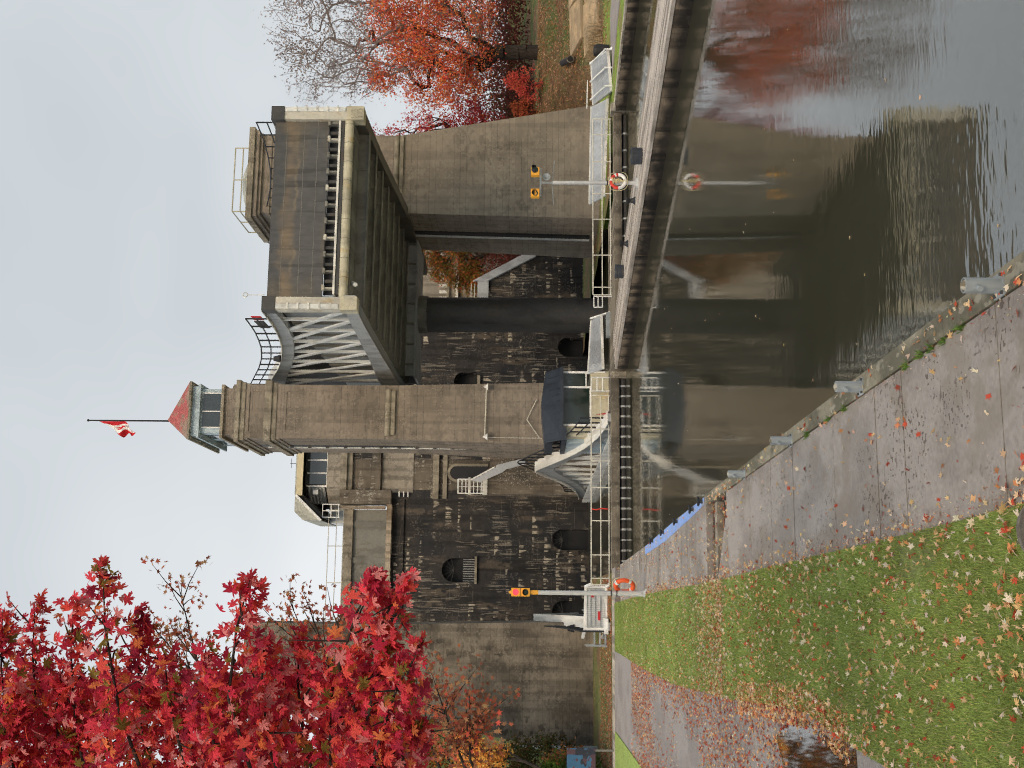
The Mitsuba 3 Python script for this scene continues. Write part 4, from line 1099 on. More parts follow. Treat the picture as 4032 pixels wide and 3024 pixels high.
# painted mural panel and steel posts at far left
mp = thing('mural_panel', 'small blue graffiti panel at the left end of the wing foot', 'panel')
mat('mural_paint', lambda p, n, uv: mix(mix([.025, .03, .05], [.04, .13, .26], smoothstep(.47, .52, fbm(p.x * 2.2, p.z * 2.6, 3, 3))), [.09, .05, .07], smoothstep(.62, .64, fbm(p.x * 2.6 + 4, p.z * 2.8, 8, 3))), .6)
obj('board', MB().box(-9.8, -7.5, 64.0, 64.1, 1.0, 2.5), 'mural_paint', mp)
obj('leg', MB().box(-7.65, -7.55, 64.01, 64.09, 0, .998), 'steel_under', mp)
obj('leg', MB().box(-9.7, -9.6, 64.01, 64.09, 0, .998), 'steel_under', mp)
one('steel_post', MB().box(-9.25, -9.05, 78.4, 78.6, 0, 5.4).box(-9.32, -8.98, 78.33, 78.67, 5.4, 5.55), 'galvanised', 'grey square steel post left of the wing', 'post')
# ---------------------------------------------------------------- foliage
def tmpl(outline, curl=.12):
    """A leaf as a fan of triangles in the xy plane, tip along +y, bent a little."""
    o = np.array(outline, float)
    v = np.vstack([[0, .05], o])
    z = -curl * (v[:, 0] ** 2) * 1.6 + curl * .8 * np.abs(v[:, 0]) - curl * .5 * np.maximum(v[:, 1], 0) ** 2
    n = len(o)
    f = [(0, 1 + (i + 1) % n, 1 + i) for i in range(n)]
    return np.c_[v, z], np.array(f)


BIG = tmpl(FO)
SMALL = tmpl([(0, 1.0), (.16, .42), (.74, .58), (.34, .12), (.58, -.22), (0, -.25), (-.58, -.22), (-.34, .12), (-.74, .58), (-.16, .42)])
FOLDED = tmpl([(x * .45, y * 1.1) for x, y in [(0, 1.0), (.16, .42), (.74, .58), (.34, .12), (.58, -.22), (0, -.25), (-.58, -.22), (-.34, .12), (-.74, .58), (-.16, .42)]], .7)
QUAD = (np.array([(0, 1.0, -.1), (.42, .25, .1), (0, -.4, 0), (-.42, .25, .1)]), np.array([(0, 3, 1), (3, 2, 1)]))


def basis(nrm, up, r):
    """Rotation matrices whose z is nrm and whose y lies near up, with a random spin r (radians)."""
    z = nrm / np.linalg.norm(nrm, axis=1, keepdims=True)
    x = np.cross(up, z)
    x /= np.maximum(np.linalg.norm(x, axis=1, keepdims=True), 1e-6)
    y = np.cross(z, x)
    c, s = np.cos(r)[:, None], np.sin(r)[:, None]
    return np.stack([x * c + y * s, -x * s + y * c, z], -1)


def cloud(pos, size, R, col, t):
    V, F = t
    n, k = len(pos), len(V)
    P = np.einsum('nij,kj->nki', R, V) * size[:, None, None] + pos[:, None, :]
    f = (F[None] + (np.arange(n) * k)[:, None, None]).reshape(-1, 3)
    return trimesh.Trimesh(P.reshape(-1, 3), f, process=False), np.repeat(col, k, 0)


def palette(n, cols, w, jit, r):
    c = np.array(cols)[r.choice(len(cols), n, p=np.array(w) / np.sum(w))]
    return np.clip(c * r.uniform(1 - jit, 1 + jit, (n, 1)) * r.uniform(.92, 1.08, (n, 3)), .004, .95)


def skeleton(base, fork, pts, r0, seed, decay=.78):
    """Grows limbs from the trunk to the points; returns tubes' (a, b, ra, rb) and each point's node."""
    r = np.random.default_rng(seed)
    nodes = [np.array(base, float)]
    par = [-1]
    for s in np.linspace(.12, 1, 7)[0:]:
        p = np.asarray(base) * (1 - s) + np.asarray(fork) * s + np.r_[r.normal(0, .03, 2), 0] * np.linalg.norm(np.subtract(fork, base)) * .3
        nodes.append(p)
        par.append(len(nodes) - 2)
    order = np.argsort(np.linalg.norm(pts - np.asarray(fork), axis=1))
    first = 3
    for i in order:
        q = pts[i]
        N = np.array(nodes[first:])
        d = np.linalg.norm(N - q, axis=1)
        up = q[2] - N[:, 2]
        dirn = N - np.array([nodes[par[first + m_]] for m_ in range(len(N))])
        cosa = ((q - N) * dirn).sum(1) / np.maximum(d * np.linalg.norm(dirn, axis=1), 1e-6)
        cost = d * (1 + .9 * (1 - cosa)) + .45 * np.maximum(0, -up) + .12 * np.linalg.norm(N - np.asarray(fork), axis=1)
        j = int(np.argmin(cost)) + first
        a = nodes[j]
        L_ = np.linalg.norm(q - a)
        m = max(1, int(L_ / (decay)))
        last = j
        for s in range(1, m + 1):
            t_ = s / m
            p = a * (1 - t_) + q * t_ + (r.normal(0, .02, 3) * L_ * (1 - t_) if s < m else 0)
            p[2] += .12 * L_ * math.sin(math.pi * t_) * .6
            nodes.append(p)
            par.append(last)
            last = len(nodes) - 1
    n = len(nodes)
    w = np.zeros(n)
    kids = np.zeros(n, int)
    for i in range(n - 1, 0, -1):
        if kids[i] == 0:
            w[i] = 1
        w[par[i]] += w[i]
        kids[par[i]] += 1
    rad = r0 * (np.maximum(w, .5) / w[0]) ** .58 + .005
    return np.array(nodes), np.array(par), rad, kids == 0


def limbs(nodes, par, rad, lo, hi):
    mb = MB()
    for i in range(1, len(nodes)):
        if lo <= rad[i] < hi:
            a, b_ = nodes[par[i]], nodes[i]
            if np.linalg.norm(a - b_) > 1e-3:
                mb.tube([a, b_], [min(rad[par[i]], rad[i] * 1.5), rad[i]], 3 if rad[i] < .03 else 6 if rad[i] < .12 else 9, cap=False)
    return mb


def tree(label, base, fork, lobes, npts, r0, seed, nleaf, lsize, cols, wts, group=None, fill=None, spread=.5, t=QUAD, cat='tree', twigmat='bark', name='maple_tree', jit=.25, upper=None):
    """lobes: (cx, cy, cz, rx, ry, rz, share) ellipsoids that the crown fills."""
    r = np.random.default_rng(seed)
    k = thing(name, label, cat, group)
    sh = np.array([l[6] for l in lobes])
    which = r.choice(len(lobes), npts, p=sh / sh.sum())
    d = r.normal(size=(npts, 3))
    d /= np.linalg.norm(d, axis=1, keepdims=True)
    rad_ = r.uniform(.25, 1, npts) ** .5
    Lb = np.array(lobes)[which]
    pts = Lb[:, :3] + d * rad_[:, None] * Lb[:, 3:6]
    pts = pts[pts[:, 2] > fork[2] - 2.2]
    nodes, par, rad, leafy = skeleton(base, fork, pts, r0, seed)
    obj('trunk', limbs(nodes, par, rad, r0 * .22, 99), 'bark', k, smooth=60)
    tw = limbs(nodes, par, rad, 0, r0 * .22)
    if tw.n:
        obj('branches', tw, twigmat, k)
    cand = nodes[rad < r0 * .16] if (rad < r0 * .16).sum() > 20 else nodes
    wgt = np.ones(len(cand)) if fill is None else fill(cand)
    wgt = wgt * np.clip((nfbm(cand * .8, 2, seed + 3) - .36) * 6, .18, 1)
    ix = r.choice(len(cand), nleaf, p=wgt / wgt.sum())
    pos = cand[ix] + r.normal(0, spread, (nleaf, 3)) * [1, 1, .8]
    col = palette(nleaf, cols, wts, jit, r)
    if upper is not None:
        col = upper(pos, col, r)
    clump = nfbm(pos * .55, 2, seed)
    col = col * (.62 + .76 * clump[:, None])
    R = basis(np.c_[r.normal(0, .7, nleaf), r.normal(-.6, .6, nleaf), r.normal(.6, .6, nleaf)], np.tile([0, 0, -1.0], (nleaf, 1)), r.normal(0, .9, nleaf))
    m, vc = cloud(pos, lsize * r.uniform(.6, 1.25, nleaf), R, col, t)
    obj('crown', m, 'leaf_mixed', k, color=vc)
    return k


RED = [(.78, .19, .08), (.72, .11, .09), (.80, .30, .10), (.62, .24, .09), (.80, .18, .16)]
# the big maple on the far hillside: red and orange below, nearly bare above
def up_fill(c):
    return np.where(c[:, 2] > 18.8, .42, 1.0) * np.where(c[:, 0] < 40.5, .7, 1)


def up_col(pos, col, r):
    hi = (pos[:, 2] + r.normal(0, .8, len(pos)) > 18.8)[:, None]
    return np.where(hi, np.array([.36, .31, .30]) * r.uniform(.5, 1.5, (len(pos), 1)), col)


tree('large maple with orange red leaves below and bare grey twigs above', (46.3, 93, 4.3), (46.2, 93, 8.6),
     [(47.5, 93, 12.5, 5.6, 5.0, 4.8, 5), (50.5, 93, 15.5, 5, 5, 4.5, 3.2), (47.0, 93, 18, 4.6, 4.2, 3.0, 2.2), (49.0, 93, 23.0, 6, 4.5, 5.2, 3.2), (45.0, 93, 22.0, 3.4, 3.4, 4.8, 2.0), (53, 93, 24.5, 4, 4, 4, 1.2), (44.2, 93, 12.5, 3.0, 3, 4, 1.4)],
     2300, .62, 11, 34000, .16, RED, [3, 2.4, 2.6, 2.0, 1.6], 'maples on the far hillside', up_fill, .42, upper=up_col, twigmat='twig_grey')
tree('pink red maple behind the right tower edge', (41.6, 101, 4.9), (41.4, 101, 8.0),
     [(41.6, 101, 14, 2.6, 3, 4.0, 3), (40.3, 101, 18.5, 2.8, 3, 3.6, 2), (43, 101, 10.5, 2.4, 3, 3, 2), (39.2, 101, 22, 1.8, 2.5, 2.6, .9)],
     420, .3, 12, 9000, .16, [(.55, .06, .08), (.62, .10, .12), (.5, .05, .04), (.55, .20, .05)], [3, 2, 2, 1], 'maples on the far hillside', None, .38)
tree('olive and orange maple glimpsed between ram and right tower', (42.6, 137, 4.2), (42.4, 137, 10.0),
     [(43.0, 137, 18.5, 3.8, 3.5, 5.6, 3), (40.2, 137, 14.2, 2.6, 3, 3.6, 2), (43.5, 137, 12.6, 3.2, 3, 3.4, 2), (38.4, 137, 12.0, 1.8, 2, 2.0, .8)],
     520, .34, 13, 16000, .21, [(.20, .15, .035), (.42, .14, .045), (.14, .12, .035), (.48, .10, .05)], [3, 2.2, 2, 1], 'maples on the far hillside', None, .4)
for i_, (x, y, z, h, lb, cs) in enumerate(((42.3, 90.8, 4.2, 2.9, 'bright red shrub at the foot of the large maple', [(.58, .10, .09), (.55, .15, .08)]), (40.9, 93, 4.4, 2.2, 'dull orange shrub beside the right tower foot', [(.40, .10, .05), (.30, .10, .05)]))):
    tree(lb, (x, y, z), (x, y, z + .6), [(x + .3, y, z + h * .72, .6, .7, h * .32, 2), (x - .55, y, z + h * .42, .55, .7, h * .3, 1.3), (x + .9, y, z + h * .35, .5, .6, h * .28, 1), (x - 1.1, y, z + h * .25, .4, .5, h * .2, .6)], 120, .08, 30 + i_, 1900, .13, cs, [2, 1], 'shrubs on the far hillside', None, .18, name='shrub', cat='shrub')
# dim thicket behind, one mass of undergrowth
r = np.random.default_rng(5)
n = 40000
tx, ty = np.where(r.uniform(size=n) < .35, r.uniform(31, 50, n), r.uniform(40, 80, n)), r.uniform(100, 136, n)
ty = np.where(tx < 41, r.uniform(121, 137, n), ty)
pos = np.stack([tx, ty, hill_z(tx, ty) + r.uniform(0, 2.4, n) + np.where(ty > 122, r.uniform(0, 4.0, n), 0)], -1)
m, vc = cloud(pos, r.uniform(.14, .3, n), basis(r.normal(size=(n, 3)) + [0, -.6, .3], np.tile([0, 0, -1.0], (n, 1)), r.normal(0, 1, n)), palette(n, [(.13, .04, .035), (.06, .05, .025), (.20, .07, .045)], [4, 1.2, 1], .4, r), QUAD)
k_ = obj('undergrowth', m, 'leaf_mixed', None, False, 'dark reddish undergrowth covering the upper hillside', 'stuff', color=vc)
labels[k_]['category'] = 'undergrowth'
# leaf litter on the far slope
n = 15000
tx, ty = r.uniform(36.8, 54, n), r.uniform(68, 92.5, n)
pos = np.stack([tx, ty, np.maximum(hill_z(tx, ty), -.2) + .03], -1)
dens = r.uniform(size=n) < np.interp(ty, [68, 76, 80, 92], [.12, .25, 1, 1])
pos = pos[dens]
n = len(pos)
m, vc = cloud(pos, r.uniform(.07, .16, n), basis(np.c_[r.normal(0, .4, (n, 1)), r.normal(-.4, .4, (n, 1)), np.ones((n, 1))], np.tile([0, 1.0, 0], (n, 1)), r.uniform(0, 6.3, n)), palette(n, [(.50, .26, .14), (.30, .13, .07), (.62, .46, .30), (.15, .15, .05)], [3, 2, 1.4, 3], .3, r), QUAD)
k_ = obj('leaf_litter', m, 'leaf_mixed', None, False, 'brown leaf litter over the far slope', 'stuff', color=vc)
labels[k_]['category'] = 'leaf litter'
# dry grass tussock on the slope
n = 900
a = r.uniform(0, 6.28, n)
b0 = np.stack([r.normal(38.9, .8, n), r.normal(77.6, .6, n), np.full(n, -.15)], -1)
hh = r.uniform(.7, 1.5, n)
tip = b0 + np.stack([np.cos(a) * .7, np.sin(a) * .5, hh], -1)
w_ = np.stack([np.cos(a + 1.57), np.sin(a + 1.57), 0 * a], -1) * .02
v = np.stack([b0 - w_, b0 + w_, tip], 1).reshape(-1, 3)
one('dry_tussock', MB().add(v, np.arange(3 * n).reshape(n, 3)), 'ramp_stone', 'tussock of dry tan grass at the foot of the far slope', 'grass tuft')

tree('amber maple on the hillside left of the wing', (-11.5, 74, 1), (-11.4, 74, 4.0), [(-11.2, 74, 10, 3.4, 3.5, 4.6, 3), (-11.6, 74, 16, 3.2, 3, 4, 1.8), (-9.3, 74, 13.5, 1.7, 2.5, 3.6, 1.6)], 300, .25, 51, 12000, .19, [(.42, .12, .04), (.36, .17, .04), (.2, .12, .03)], [3, 2, 1], None, None, .35)
# left of the wing: orange sapling, evergreen bushes
tree('bright orange yellow sapling behind the red maple at far left', (-8.2, 60, 0), (-8.1, 60, 3.6), [(-7.0, 60, 7.5, .6, .8, .8, 2), (-7.7, 60, 6.9, .8, .9, 1.2, 3), (-7.5, 60, 5.9, .5, .6, .6, .6)], 160, .08, 21, 3000, .12, [(.80, .38, .10), (.76, .48, .14), (.70, .28, .08)], [3, 2, 1], None, None, .2, name='sapling')
for i_, (x, y, z, rx, h, lb, cs) in enumerate((
        (-9.6, 74, .4, 1.6, 6.2, 'dark green bush left of the wing edge', [(.035, .05, .018), (.07, .05, .022)]),
        (-9.3, 66.5, .1, .6, 4.0, 'low bright green bush above the graffiti panel', [(.08, .13, .03), (.05, .09, .02)]),
        (-9.9, 70, .3, 1.5, 3.4, 'rusty brown bush behind the graffiti panel', [(.20, .09, .04), (.12, .08, .03)]),
        (-12.5, 80, 2, 3, 9, 'tall olive bush farthest left of the wing', [(.10, .09, .03), (.20, .13, .03)]))):
    tree(lb, (x, y, z), (x, y, z + .6), [(x, y, z + h * .55, rx, rx, h * .45, 1)], 160, .1, 40 + i_, 3800, .15, cs, [1, 1], 'bushes left of the wing', None, .3, name='bush', cat='bush')

# ---------------------------------------------------------------- the near red maple whose branches fill the left of the view
NEAR = [(-1.17,9.40,8.14, -0.10,9.00,8.10),(-1.13,9.90,8.12, -0.04,9.50,8.07),(-1.07,9.40,7.61, -0.01,9.00,7.56),(-0.78,8.40,6.94, 0.19,8.00,6.98),(-1.00,8.90,6.93, -0.10,8.50,6.86),(-1.11,8.60,6.53, -0.37,8.20,6.58),(-1.09,8.40,6.24, -0.34,8.00,6.22),(-0.65,8.00,6.07, 0.12,7.60,5.87),(-1.02,8.40,5.87, -0.25,8.00,5.85),(-1.04,8.60,5.66, -0.24,8.20,5.65),(-0.43,8.00,5.33, 0.16,7.60,5.04),(-0.42,8.00,4.97, 0.13,7.60,4.71),(-0.95,8.20,5.07, -0.25,7.80,4.85),(-1.01,8.00,4.87, -0.27,7.60,4.57),(-1.11,8.40,4.84, -0.81,8.00,4.56),(-1.18,8.90,5.28, -0.57,8.50,5.12),(-1.20,9.00,5.92, -0.52,8.60,5.83),(-1.24,9.20,6.93, -0.63,8.80,6.88),(-1.31,9.60,7.81, -0.57,9.20,7.69),(-1.29,9.40,8.19, -0.66,9.00,7.95),(-1.25,9.20,6.25, -0.66,8.80,6.28),(-1.16,8.70,5.49, -0.44,8.30,5.40),(-1.26,9.20,7.28, -0.53,8.80,7.15),(-1.27,9.40,6.68, -0.72,9.00,6.60)]
r = np.random.default_rng(77)
nt = thing('red_maple', 'near maple with large crimson leaves reaching in from the left', 'tree')
TR = np.array([-3.1, 9.2, 0])
obj('trunk', MB().tube([TR, TR + [.05, 0, 2.2], TR + [-.05, .05, 5], TR + [.1, 0, 8.5], TR + [.15, .1, 11]], [.19, .16, .13, .09, .04], 12), 'bark', nt, smooth=60)
posl, upl, sizl, outl = [], [], [], []
for q in NEAR:
    a, b_ = np.array(q[:3]), np.array(q[3:])
    low = max(0.0, 5.35 - a[2])
    a[2] += .45 * low
    b_[2] += .40 * low
    root = np.array([TR[0] + .1, TR[1], a[2] - .75 - r.uniform(0, .35)])
    mid = root * .45 + a * .55 + [0, 0, .10]
    obj('branch', MB().tube([root, mid, a, a * .4 + b_ * .6 + [0, 0, .03], b_], [.030, .018, .011, .008, .003], 7), 'bark', nt, smooth=60)
    L_ = np.linalg.norm(b_ - a)
    n = int(215 * (L_ + .35))
    s = np.r_[r.uniform(-.55, 1.0, n), r.uniform(.7, 1.03, 12)]
    s = np.minimum(s, 1.02)
    c = a + (b_ - a) * s[:, None]
    w = (.20 if a[2] > 5.3 else .16) * (1.12 - .72 * np.clip(s, 0, 1) ** 2)
    off = r.normal(size=(len(s), 3))
    off /= np.linalg.norm(off, axis=1, keepdims=True)
    p = c + off * (w * r.uniform(.3, 1.15, len(s)))[:, None]
    posl.append(p)
    d = np.tile((b_ - a) / L_, (len(s), 1)) * .9 + off * .8 + [0.1, 0, -.5]
    upl.append(d)
    # side twigs
    for _ in range(4):
        s0 = r.uniform(.1, .8)
        c0 = a + (b_ - a) * s0
        e0 = c0 + r.normal(size=3) * [.12, .12, .15] + (b_ - a) * .12
        obj('branch', MB().tube([c0, (c0 + e0) / 2 + [0, 0, .01], e0], [.008, .006, .003], 5), 'bark', nt)
# fill behind, deeper in the crown
n = 9000
p = np.c_[r.uniform(-1.75, -.62, n), r.uniform(9.2, 10.8, n), r.uniform(4.95, 9.0, n)]
p = p[nfbm(p * 1.25, 3, 9) > .475]
posl.append(p)
upl.append(np.c_[r.normal(.5, .5, (len(p), 1)), r.normal(0, .4, (len(p), 1)), r.normal(-.6, .4, (len(p), 1))])
pos, up = np.vstack(posl), np.vstack(upl)
n = len(pos)
nrm = np.c_[r.normal(.05, .8, n), r.normal(-.6, .6, n), r.normal(.65, .6, n)]
R = basis(nrm, up, r.normal(0, .5, n))
size = .028 + .052 * r.uniform(size=n) ** 1.2
hue = nfbm(pos * 1.6, 2, 4)
cw = np.where((hue > .56)[:, None], [[2.2, 1.8, 1.8, .8, 1.6, 1.0, 1.1]], [[3.4, 2.8, 2.0, 2.4, 1.2, .5, .12]])
tone = np.array([r.choice(7, p=x / x.sum()) for x in cw])
front = np.argsort(np.linalg.norm(pos - EYE, axis=1) / size)[:300]
curls = [tmpl(FO, c) for c in (.14, .36, .62, -.25)]
leafply = {(c, k_): mikit.ply((curls[c][0], curls[c][1]), f'leaf_tone_{k_}', smooth=False) for c in range(4) for k_ in range(7)}
for i in front:
    M = np.eye(4)
    M[:3, :3] = R[i] * size[i]
    M[:3, 3] = pos[i]
    scene[numbered(nt + '__leaf')] = {**leafply[(int(r.integers(4)), int(tone[i]))], 'to_world': T(M)}
rest = np.setdiff1d(np.arange(n), front)
col = np.clip(np.array(LEAF)[tone[rest]] * r.uniform(.7, 1.2, (len(rest), 1)), .004, .9)
m, vc = cloud(pos[rest], size[rest], R[rest], col, curls[1])
obj('foliage', m, 'leaf_mixed', nt, kind='stuff', color=vc)

BACK = [(-1.45,20.40,9.72, -0.27,20.00,10.72),(-1.45,20.40,9.72, 0.24,20.00,10.14),(-1.49,20.90,9.64, -0.53,20.50,10.34),(-1.71,21.40,7.71, 0.10,21.00,8.49),(-1.71,21.40,7.49, 0.19,21.00,8.22),(-1.71,21.40,7.49, -0.24,21.00,7.57),(-1.63,20.40,6.89, -0.37,20.00,8.47),(-2.31,19.40,5.30, -1.11,19.00,5.70),(-2.47,19.40,5.09, -1.45,19.00,5.09),(-2.37,19.90,5.33, -1.81,19.50,4.90),(-2.44,20.40,5.79, -1.38,20.00,5.99),(-2.39,21.40,9.04, -1.05,21.00,9.02)]
r = np.random.default_rng(78)
bt = thing('brown_maple', 'thinner maple with small withered brown and orange leaves behind the crimson one', 'tree')
TB = np.array([-4.6, 20.6, 0])
obj('trunk', MB().tube([TB, TB + [0, 0, 3], TB + [.1, 0, 7], TB + [.1, 0, 12]], [.16, .13, .1, .04], 10), 'bark', bt, smooth=60)
posl = []
for q in BACK:
    a, b_ = np.array(q[:3]), np.array(q[3:])
    root = np.array([TB[0] + .08, TB[1], a[2] - 1.3])
    obj('branch', MB().tube([root, root * .4 + a * .6 + [0, 0, .15], a, b_], [.045, .035, .022, .005], 6), 'bark', bt, smooth=60)
    for _ in range(9):
        s0 = r.uniform(.0, .9)
        c0 = a + (b_ - a) * s0
        e0 = c0 + r.normal(size=3) * [.22, .25, .25] + (b_ - a) * .25
        obj('branch', MB().tube([c0, (c0 + e0) / 2 + [0, 0, .03], e0], [.012, .008, .004], 4), 'bark', bt)
        posl.append(e0 + r.normal(0, .10, (10, 3)))
        posl.append((c0 + e0) / 2 + r.normal(0, .1, (5, 3)))
    posl.append(b_ + r.normal(0, .08, (10, 3)))
    if a[2] < 6:
        s_ = r.uniform(0, 1.05, (130, 1))
        posl.append(a + (b_ - a) * s_ + r.normal(0, .22, (130, 3)) - [0, 0, .12])
pos = np.vstack(posl)
n = len(pos)
col = palette(n, [(.34, .14, .08), (.48, .15, .08), (.22, .09, .06), (.58, .12, .08), (.46, .26, .14)], [3, 2, 2, 1.4, 1.2], .25, r)
m, vc = cloud(pos, r.uniform(.045, .085, n), basis(np.c_[r.normal(0, .7, n), r.normal(-.5, .6, n), r.normal(.3, .6, n)], np.tile([.2, 0, -1.0], (n, 1)), r.normal(0, .8, n)), col, SMALL)
obj('foliage', m, 'leaf_mixed', bt, kind='stuff', color=vc)

# ---------------------------------------------------------------- grass blades on the lawn
r = np.random.default_rng(21)


def blades(n, y0, y1, x0f, x1f, hgt, wid, power):
    y = y0 + (y1 - y0) * r.uniform(size=n) ** power
    x = np.array([r.uniform(x0f(v_), x1f(v_)) for v_ in y])
    keep = (nfbm(np.stack([x * 2.2, y * 1.4, 0 * x], -1), 3, 3) + r.uniform(-.25, .25, n)) > .27
    keep &= ~((x > lawn_x(28) - .6) & (y > 25.4) & (y < 28.2) & (r.uniform(size=n) < .4))
    x, y = x[keep], y[keep]
    n = len(x)
    h = hgt * r.uniform(.5, 1.35, n)
    a = r.uniform(0, 6.28, n)
    lean = r.uniform(.1, .8, n) * h
    b0 = np.stack([x, y, np.full(n, .03)], -1)
    s = np.stack([np.cos(a), np.sin(a), 0 * a], -1) * (wid * (1 + y * .02))[:, None]
    l2 = np.stack([np.cos(a + 1.3), np.sin(a + 1.3), 0 * a], -1)
    mid = b0 + l2 * (lean * .35)[:, None] + [0, 0, 1] * (h * .6)[:, None]
    tip = b0 + l2 * lean[:, None] + [0, 0, 1] * h[:, None]
    v = np.stack([b0 - s, b0 + s, mid + s * .7, mid - s * .7, tip], 1).reshape(-1, 3)
    k = np.arange(n)[:, None] * 5
    f = np.vstack([k + [0, 1, 2], k + [0, 2, 3], k + [3, 2, 4]])
    c = palette(n, [(.27, .355, .10), (.22, .295, .08), (.33, .395, .135), (.44, .42, .21)], [4, 3, 2, .7], .25, r)
    c *= (.75 + .5 * nfbm(np.stack([x * 1.1, y * .7, 0 * x], -1), 2, 8))[:, None]
    return v, f, np.repeat(c, 5, 0)


G1 = blades(120000, 8.6, 22, path_x, lawn_x, .045, .0032, 1.25)
G2 = blades(60000, 20, 62.5, path_x, lawn_x, .05, .006, 1.5)
gv, gf = np.vstack([G1[0], G2[0]]), np.vstack([G1[1], G2[1] + len(G1[0])])
k_ = obj('grass', trimesh.Trimesh(gv, gf, process=False), 'grass_blade', None, False, 'short green grass blades of the mown strip', 'stuff', color=np.vstack([G1[2], G2[2]]))
labels[k_]['category'] = 'grass'
# weed tufts along the coping joint
for i_, y in enumerate((10.9, 11.4, 11.75, 12.1, 12.6, 15.2, 16.1, 17.4)):
    x = edge_x(y) - .28
    n = 26
    a = r.uniform(0, 6.28, n)
    b0 = np.stack([x + r.normal(0, .02, n), y + r.normal(0, .05, n), np.zeros(n)], -1)
    h = r.uniform(.03, .09, n)
    tip = b0 + np.stack([np.cos(a) * h * .8, np.sin(a) * h * .8, h], -1)
    s = np.stack([-np.sin(a), np.cos(a), 0 * a], -1) * .008
    v = np.stack([b0 - s * .5, b0 + s * .5, (b0 + tip) / 2 + s, (b0 + tip) / 2 - s, tip], 1).reshape(-1, 3)
    kk = np.arange(n)[:, None] * 5
    one('weed_tuft', trimesh.Trimesh(v, np.vstack([kk + [0, 1, 2], kk + [0, 2, 3], kk + [3, 2, 4]]), process=False), 'grass_blade', 'small green weed tuft growing in the joint behind the coping', 'weed', 'weed tufts along the coping joint', color=np.tile([.13, .22, .05], (len(v), 1)))

# ---------------------------------------------------------------- fallen leaves
r = np.random.default_rng(31)


def scatter(n, y0, y1, xa, xb, edge, power, z):
    """edge: share of the leaves that gather at the sides."""
    y = y0 + (y1 - y0) * r.uniform(size=n) ** power
    a, b_ = np.array([xa(v_) for v_ in y]), np.array([xb(v_) for v_ in y])
    u = r.uniform(size=n)
    e = r.uniform(size=n) < edge
    u = np.where(e, np.where(r.uniform(size=n) < .72, np.abs(r.normal(0, .07, n)), 1 - np.abs(r.normal(0, .06, n))), u)
    return np.stack([a + (b_ - a) * np.clip(u, 0, 1), y, np.full(n, z)], -1)


pave = np.vstack([scatter(560, 9.2, 25, lawn_x, lambda y: edge_x(y) - .02, .62, 1.25, .012), scatter(1300, 25, 45, lawn_x, lambda y: edge_x(y) - .05, .45, 1.2, .012), scatter(160, 45, 62, lawn_x, lambda y: edge_x(y) - .1, .6, 1.2, .012)])
bl_ = (pave[:, 1] > 28.4) & (pave[:, 1] < 45) & (pave[:, 0] > np.array([edge_x(v_) for v_ in pave[:, 1]]) - .42)
pave = pave[~bl_ | (r.uniform(size=len(pave)) < .12)]
lawnp = np.vstack([scatter(3600, 8.8, 30, path_x, lawn_x, .08, 1.1, .06), scatter(2600, 26, 56, path_x, lawn_x, .06, 2.0, .05)])
slotp = scatter(330, 25.3, 28.3, lambda y: .4, lambda y: 2.3, .1, 1, -.15)
gaps = scatter(260, 25.6, 28.2, lambda y: path_x(y), lambda y: lawn_x(y), .1, 1, .05)
pathp = scatter(24000, 18.5, 52, lambda y: path_x(y) - 4.0, lambda y: path_x(y) + .35, .30, 1.15, .014)
pk = nfbm(pathp * [.5, .22, 0], 3, 6) + .35 * np.exp(-(pathp[:, 0] - np.array([path_x(v_) for v_ in pathp[:, 1]])) ** 2 / .18)
PUD = shapely.Polygon([(-1.62, 15.4), (-1.80, 16.6), (-1.66, 18.1), (-1.86, 19.6), (-2.15, 20.5), (-2.6, 19.9), (-3.2, 20.4), (-4, 18), (-3.0, 15.2)]).buffer(-.05)
pk = np.where(shapely.contains_xy(PUD, pathp[:, 0], pathp[:, 1]) & (r.uniform(size=len(pathp)) < .93), -1, pk)
pathp = pathp[pk + r.uniform(-.2, .2, len(pk)) > .46]
edge2 = scatter(1500, 15.5, 24, lambda y: path_x(y) - .25, lambda y: path_x(y) + .35, .0, 1, .05)
verge = np.stack([r.uniform(-12, 1.4, 5200), 65.8 + 9 * r.uniform(size=5200) ** 1.3, np.full(5200, .12)], -1)
verge[:, 2] = .03 + (verge[:, 1] - 65.5) * .0152


lk_ = nfbm(lawnp * [1.1, .55, 0], 3, 15)
lawnp = lawnp[lk_ + r.uniform(-.22, .22, len(lk_)) > .22]
cr1 = scatter(2600, 9.2, 30, lambda y: lawn_x(y), lambda y: edge_x(y) - .24, .92, 1.3, .006)


def rot(n, flat):
    return basis(np.c_[r.normal(0, flat, (n, 2)), np.ones((n, 1))], np.tile([0, 1.0, 0], (n, 1)), r.uniform(0, 6.28, n))


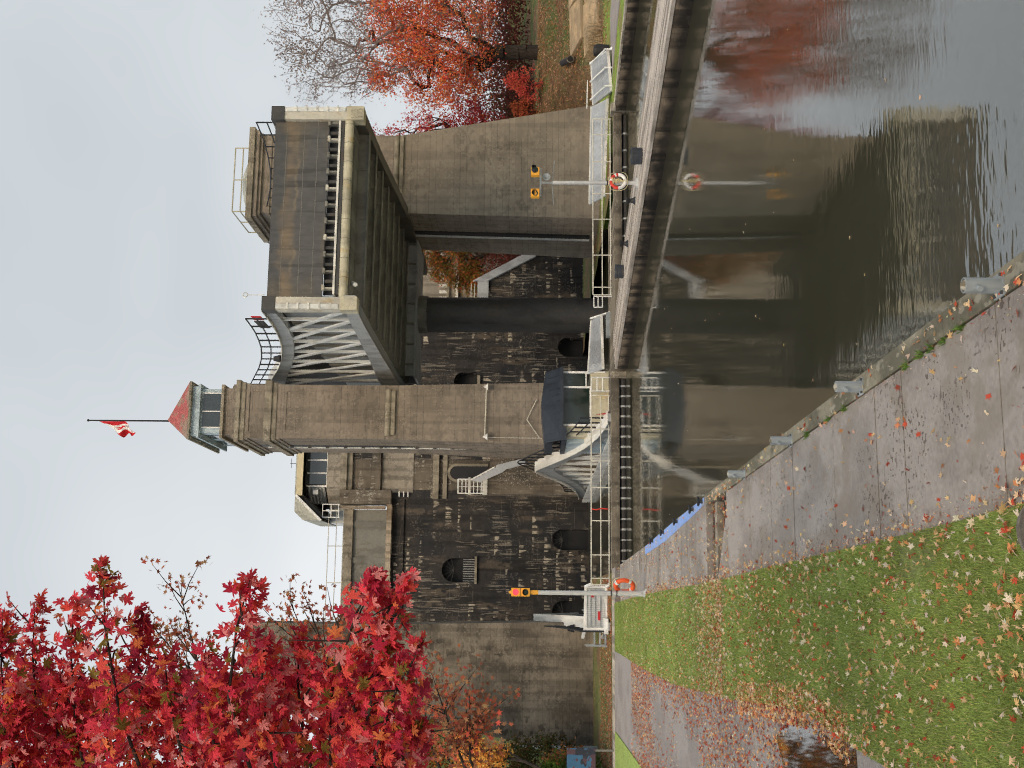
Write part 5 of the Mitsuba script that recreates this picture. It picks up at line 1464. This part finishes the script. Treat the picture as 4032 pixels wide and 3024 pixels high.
both = [(p, 'pavement', .45) for p in pave] + [(p, 'lawn', .85) for p in lawnp]
both.sort(key=lambda q: q[0][1])
near, far = both[:300], both[300:]
fcurl = [tmpl(FO, c) for c in (.10, .30, .5, -.35)] + [tmpl([(x * .55, y) for x, y in FO], .6)]
fply = {(c, k_): mikit.ply((fcurl[c][0], fcurl[c][1]), f'litter_tone_{k_}', smooth=False) for c in range(5) for k_ in range(6)}
WH = {'pavement': ([3, 3, 3, 1, 2, 1.2], 'lying on the concrete quay'), 'lawn': ([1.3, 2, 4, 1.6, 1.0, 3.4], 'lying in the mown grass')}
for p, where, flat in near:
    w = np.array(WH[where][0])
    tn = int(r.choice(6, p=w / w.sum()))
    s = r.uniform(.040, .068) if where == 'pavement' else r.uniform(.042, .076)
    M = np.eye(4)
    M[:3, :3] = rot(1, flat)[0] * s
    M[:3, 3] = p + [0, 0, s * .25]
    key = numbered('fallen_leaf')
    scene[key] = {**fply[(int(r.choice(5, p=[.15, .25, .2, .15, .25])), tn)], 'to_world': T(M)}
    labels[key] = {'label': f'{FALLN[tn]} fallen maple leaf {WH[where][1]}', 'category': 'leaf', 'group': f'{FALLN[tn]} leaves {WH[where][1]}'}
groups = [(cr1, [1, 1, 1.5, .4, 4, .6], .5), (np.array([q[0] for q in far]), WH['lawn'][0], .9), (slotp, [3, 2, 2, 1, 2, 2], .6), (gaps, [3, 2, 2, 1, 2, 2], .6), (pathp, [3, 4, 2.5, 1.2, 2.5, .8], .5), (edge2, [2, 5, 4, 4, 2, 1.5], .6), (verge, [3, 4, 1.5, .8, 3, .6], .5)]
ms, cs, nn = [], [], 0
for P_, w, flat in groups:
    n = len(P_)
    if n == 0:
        continue
    col = palette(n, FALL, w, .22, r)
    sz_ = r.uniform(.038, .068, n) * (.26 if P_ is cr1 else 1) * (1 + np.clip(P_[:, 1] - 30, 0, 40) * .006)
    R_, narrow = rot(n, flat), r.uniform(size=n) < .45
    for sel, tp in ((~narrow, SMALL), (narrow, FOLDED)):
        m, vc = cloud(P_[sel] + [0, 0, .010], sz_[sel], R_[sel], col[sel], tp)
        ms.append(m)
        cs.append(vc)
m = trimesh.util.concatenate(ms)
k_ = obj('fallen_leaves', m, 'leaf_mixed', None, False, 'scattered red, orange and tan leaves over lawn, path and quay', 'stuff', color=np.vstack(cs))
labels[k_]['category'] = 'leaf litter'
# leaves afloat
n = 60
P_ = np.stack([r.uniform(3, 17, n), r.uniform(12, 60, n), np.full(n, WZ + .012)], -1)
m, vc = cloud(P_, r.uniform(.03, .06, n), rot(n, .1), palette(n, FALL, [1, 2, 3, 2, .5, 3], .2, r), SMALL)
k_ = obj('floating_leaves', m, 'leaf_mixed', None, False, 'pale leaf specks afloat on the dark water', 'stuff', color=vc)
labels[k_]['category'] = 'leaf litter'
